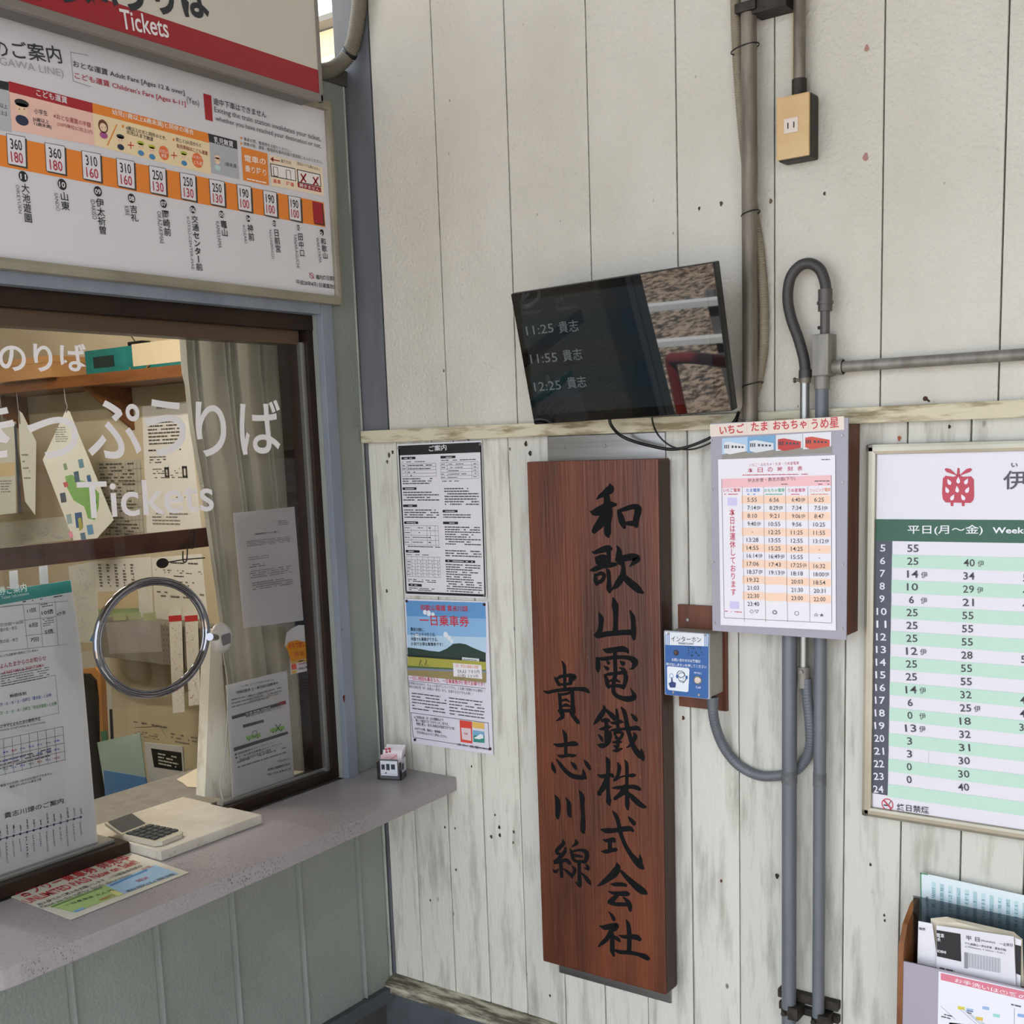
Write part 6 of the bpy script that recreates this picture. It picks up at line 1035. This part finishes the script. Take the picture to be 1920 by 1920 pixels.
for i, (pts, lab) in enumerate((([(34, 768), (42, 775), (68, 828), (66, 966), (47, 940), (37, 850)], 'thin white booklets hanging edge on, left of the green map booklet'), ([(-30, 800), (28, 790), (30, 962), (-30, 968)], 'cream booklet hanging at the left edge of the ticket window'))):
    t, S = planequad('hanging_booklet', lab, 'booklet', pts, tuple(B((34, 0)[i], 780, .535)), (.85, -.5, 0) if i == 0 else (.55, -.83, 0), .02 if i == 0 else .012, PB)
    hp = B((36, 4)[i], 785, .535); MB().tube([Vector((hp.x, hp.y, s1.z + .002)), hp - Z * .02], .0022, 6).build('hook', SCREWM, t)
    if i: S.quad([(-30, 872), (28, 866), (28, 892), (-30, 897)], 'd8c49a', 2); S.fill(0, 900, 24, 925, 5, '8a8a80'); S.quad([(26, 796), (31, 796), (41, 962), (36, 963)], '3a4048', 2)
    else: S.fill(40, 850, 60, 900, 8, '8a8578', .5)
    S.done()
# chair, files on the inner counter
t = thing('office_chair', 'office chair with a black padded back and orange wooden frame inside the hatch', 'chair', (-1.1, -.1, 0))
yc2 = .12; q = [B(*p, yc2) for p in ((140, 1256), (178, 1252), (188, 1264), (200, 1500), (140, 1520))]
MB().prism(q, (0, .02, 0)).build('back_frame', mat('orange_chair_wood', 'a8743a', .5), t)
q = [B(*p, yc2 - .012) for p in ((140, 1262), (165, 1264), (176, 1276), (180, 1310), (182, 1400), (196, 1478), (196, 1505), (140, 1520))]; MB().prism(q, (0, .011, 0)).build('back_pad', BLACKP, t)
MB().tube([(q[0].x + .02, yc2 + .03, 0.05), (q[0].x + .02, yc2 + .03, .9)], .03, 12).build('post', BLACKP, t)
def stand(name, label, pts, y, m, th=.004, cat='file'):
    q = [B(*p, y) for p in pts]; t = thing(name, label, cat, tuple(min(q, key=lambda v: v.z))); MB().prism(q, (0, th, 0)).build('cover', m, t); return t, Sign((0, y - .0004, 0), X, Z, t)
t, S = stand('pale_green_file', 'pale green translucent file standing on the inner counter behind the hatch', [(182, 1392), (262, 1374), (274, 1466), (196, 1476)], .1, mat('pale_green_film', '9db0a4', .4)); S.done()
t, S = stand('blue_file', 'blue file standing in front of the pale green file behind the hatch', [(194, 1444), (272, 1458), (276, 1474), (276, 1500), (198, 1512)], .05, mat('mid_blue_card', '4c78a8', .5)); S.done()
t, S = stand('green_folder_edge', 'dark green folder edge beside the orange chair frame', [(188, 1372), (199, 1370), (201, 1392), (191, 1396)], .11, mat('dark_green_card', '3f6a4c', .5)); S.done()
t, S = stand('black_headed_pamphlet', 'white pamphlet with a black white-lettered panel on the inner counter', [(270, 1392), (342, 1400), (346, 1460), (280, 1472)], .1, mat('grey_white_card', 'b5b3ae', .5)); S.quad([(283, 1403), (340, 1411), (342, 1446), (289, 1438)], '15130f', 1); S.fill(296, 1410, 336, 1434, 4, 'b8b4a8', lv=3); S.done()
t = thing('paper_offcuts', 'cream torn paper sheets lying on the inner counter beside the white post', 'paper', (-.3, -.2, zct))
MB().prism([H(*p, zct - .003) for p in ((331, 1462), (375, 1438), (400, 1450), (396, 1478), (352, 1476), (342, 1468))], Z * .001).build('sheet', mat('cream_leaflet_paper', 'd9cfb9', .6), t)
# grey hose at the top of the corner post
gh = thing('corner_hose', 'grey beige ribbed hose curving out of the sign beside the corner post, top left', 'hose', (.02, -.02, 2.5))
yq = -.02
ribbed([B(676, -60, yq), B(674, 0, yq), B(669, 45, yq), B(662, 82, yq), B(652, 104, yq - .01), B(636, 121, yq - .02), B(620, 131, yq - .04), B(600, 134, yq - .07), B(585, 130, yq - .09)], .0168, .0008, .005, 16).build('hose', mat('grey_beige_hose', '6f685b', .6), gh)
p = B(655, 100, yq - .008); MB().tube([p + Vector((.004, 0, .003)), p - Vector((.002, 0, .0025))], .0186, 16).build('cable_tie', BLACKP, gh)
# rusty patch on the office front edge
for x, y, r, c in ((645, 1310, 6, '5a2018'), (641, 1180, 3, '6a6a6a')):
    q = L(x, y, .0165); MB().add([q + Vector((0, r * .0006 * math.cos(a) * (1 + .4 * math.sin(3 * a)), r * .0016 * math.sin(a))) for a in [2 * math.pi * k / 10 for k in range(10)]], [list(range(10))]).build('rust_mark', mat('rust_' + c, c, .9), wn)
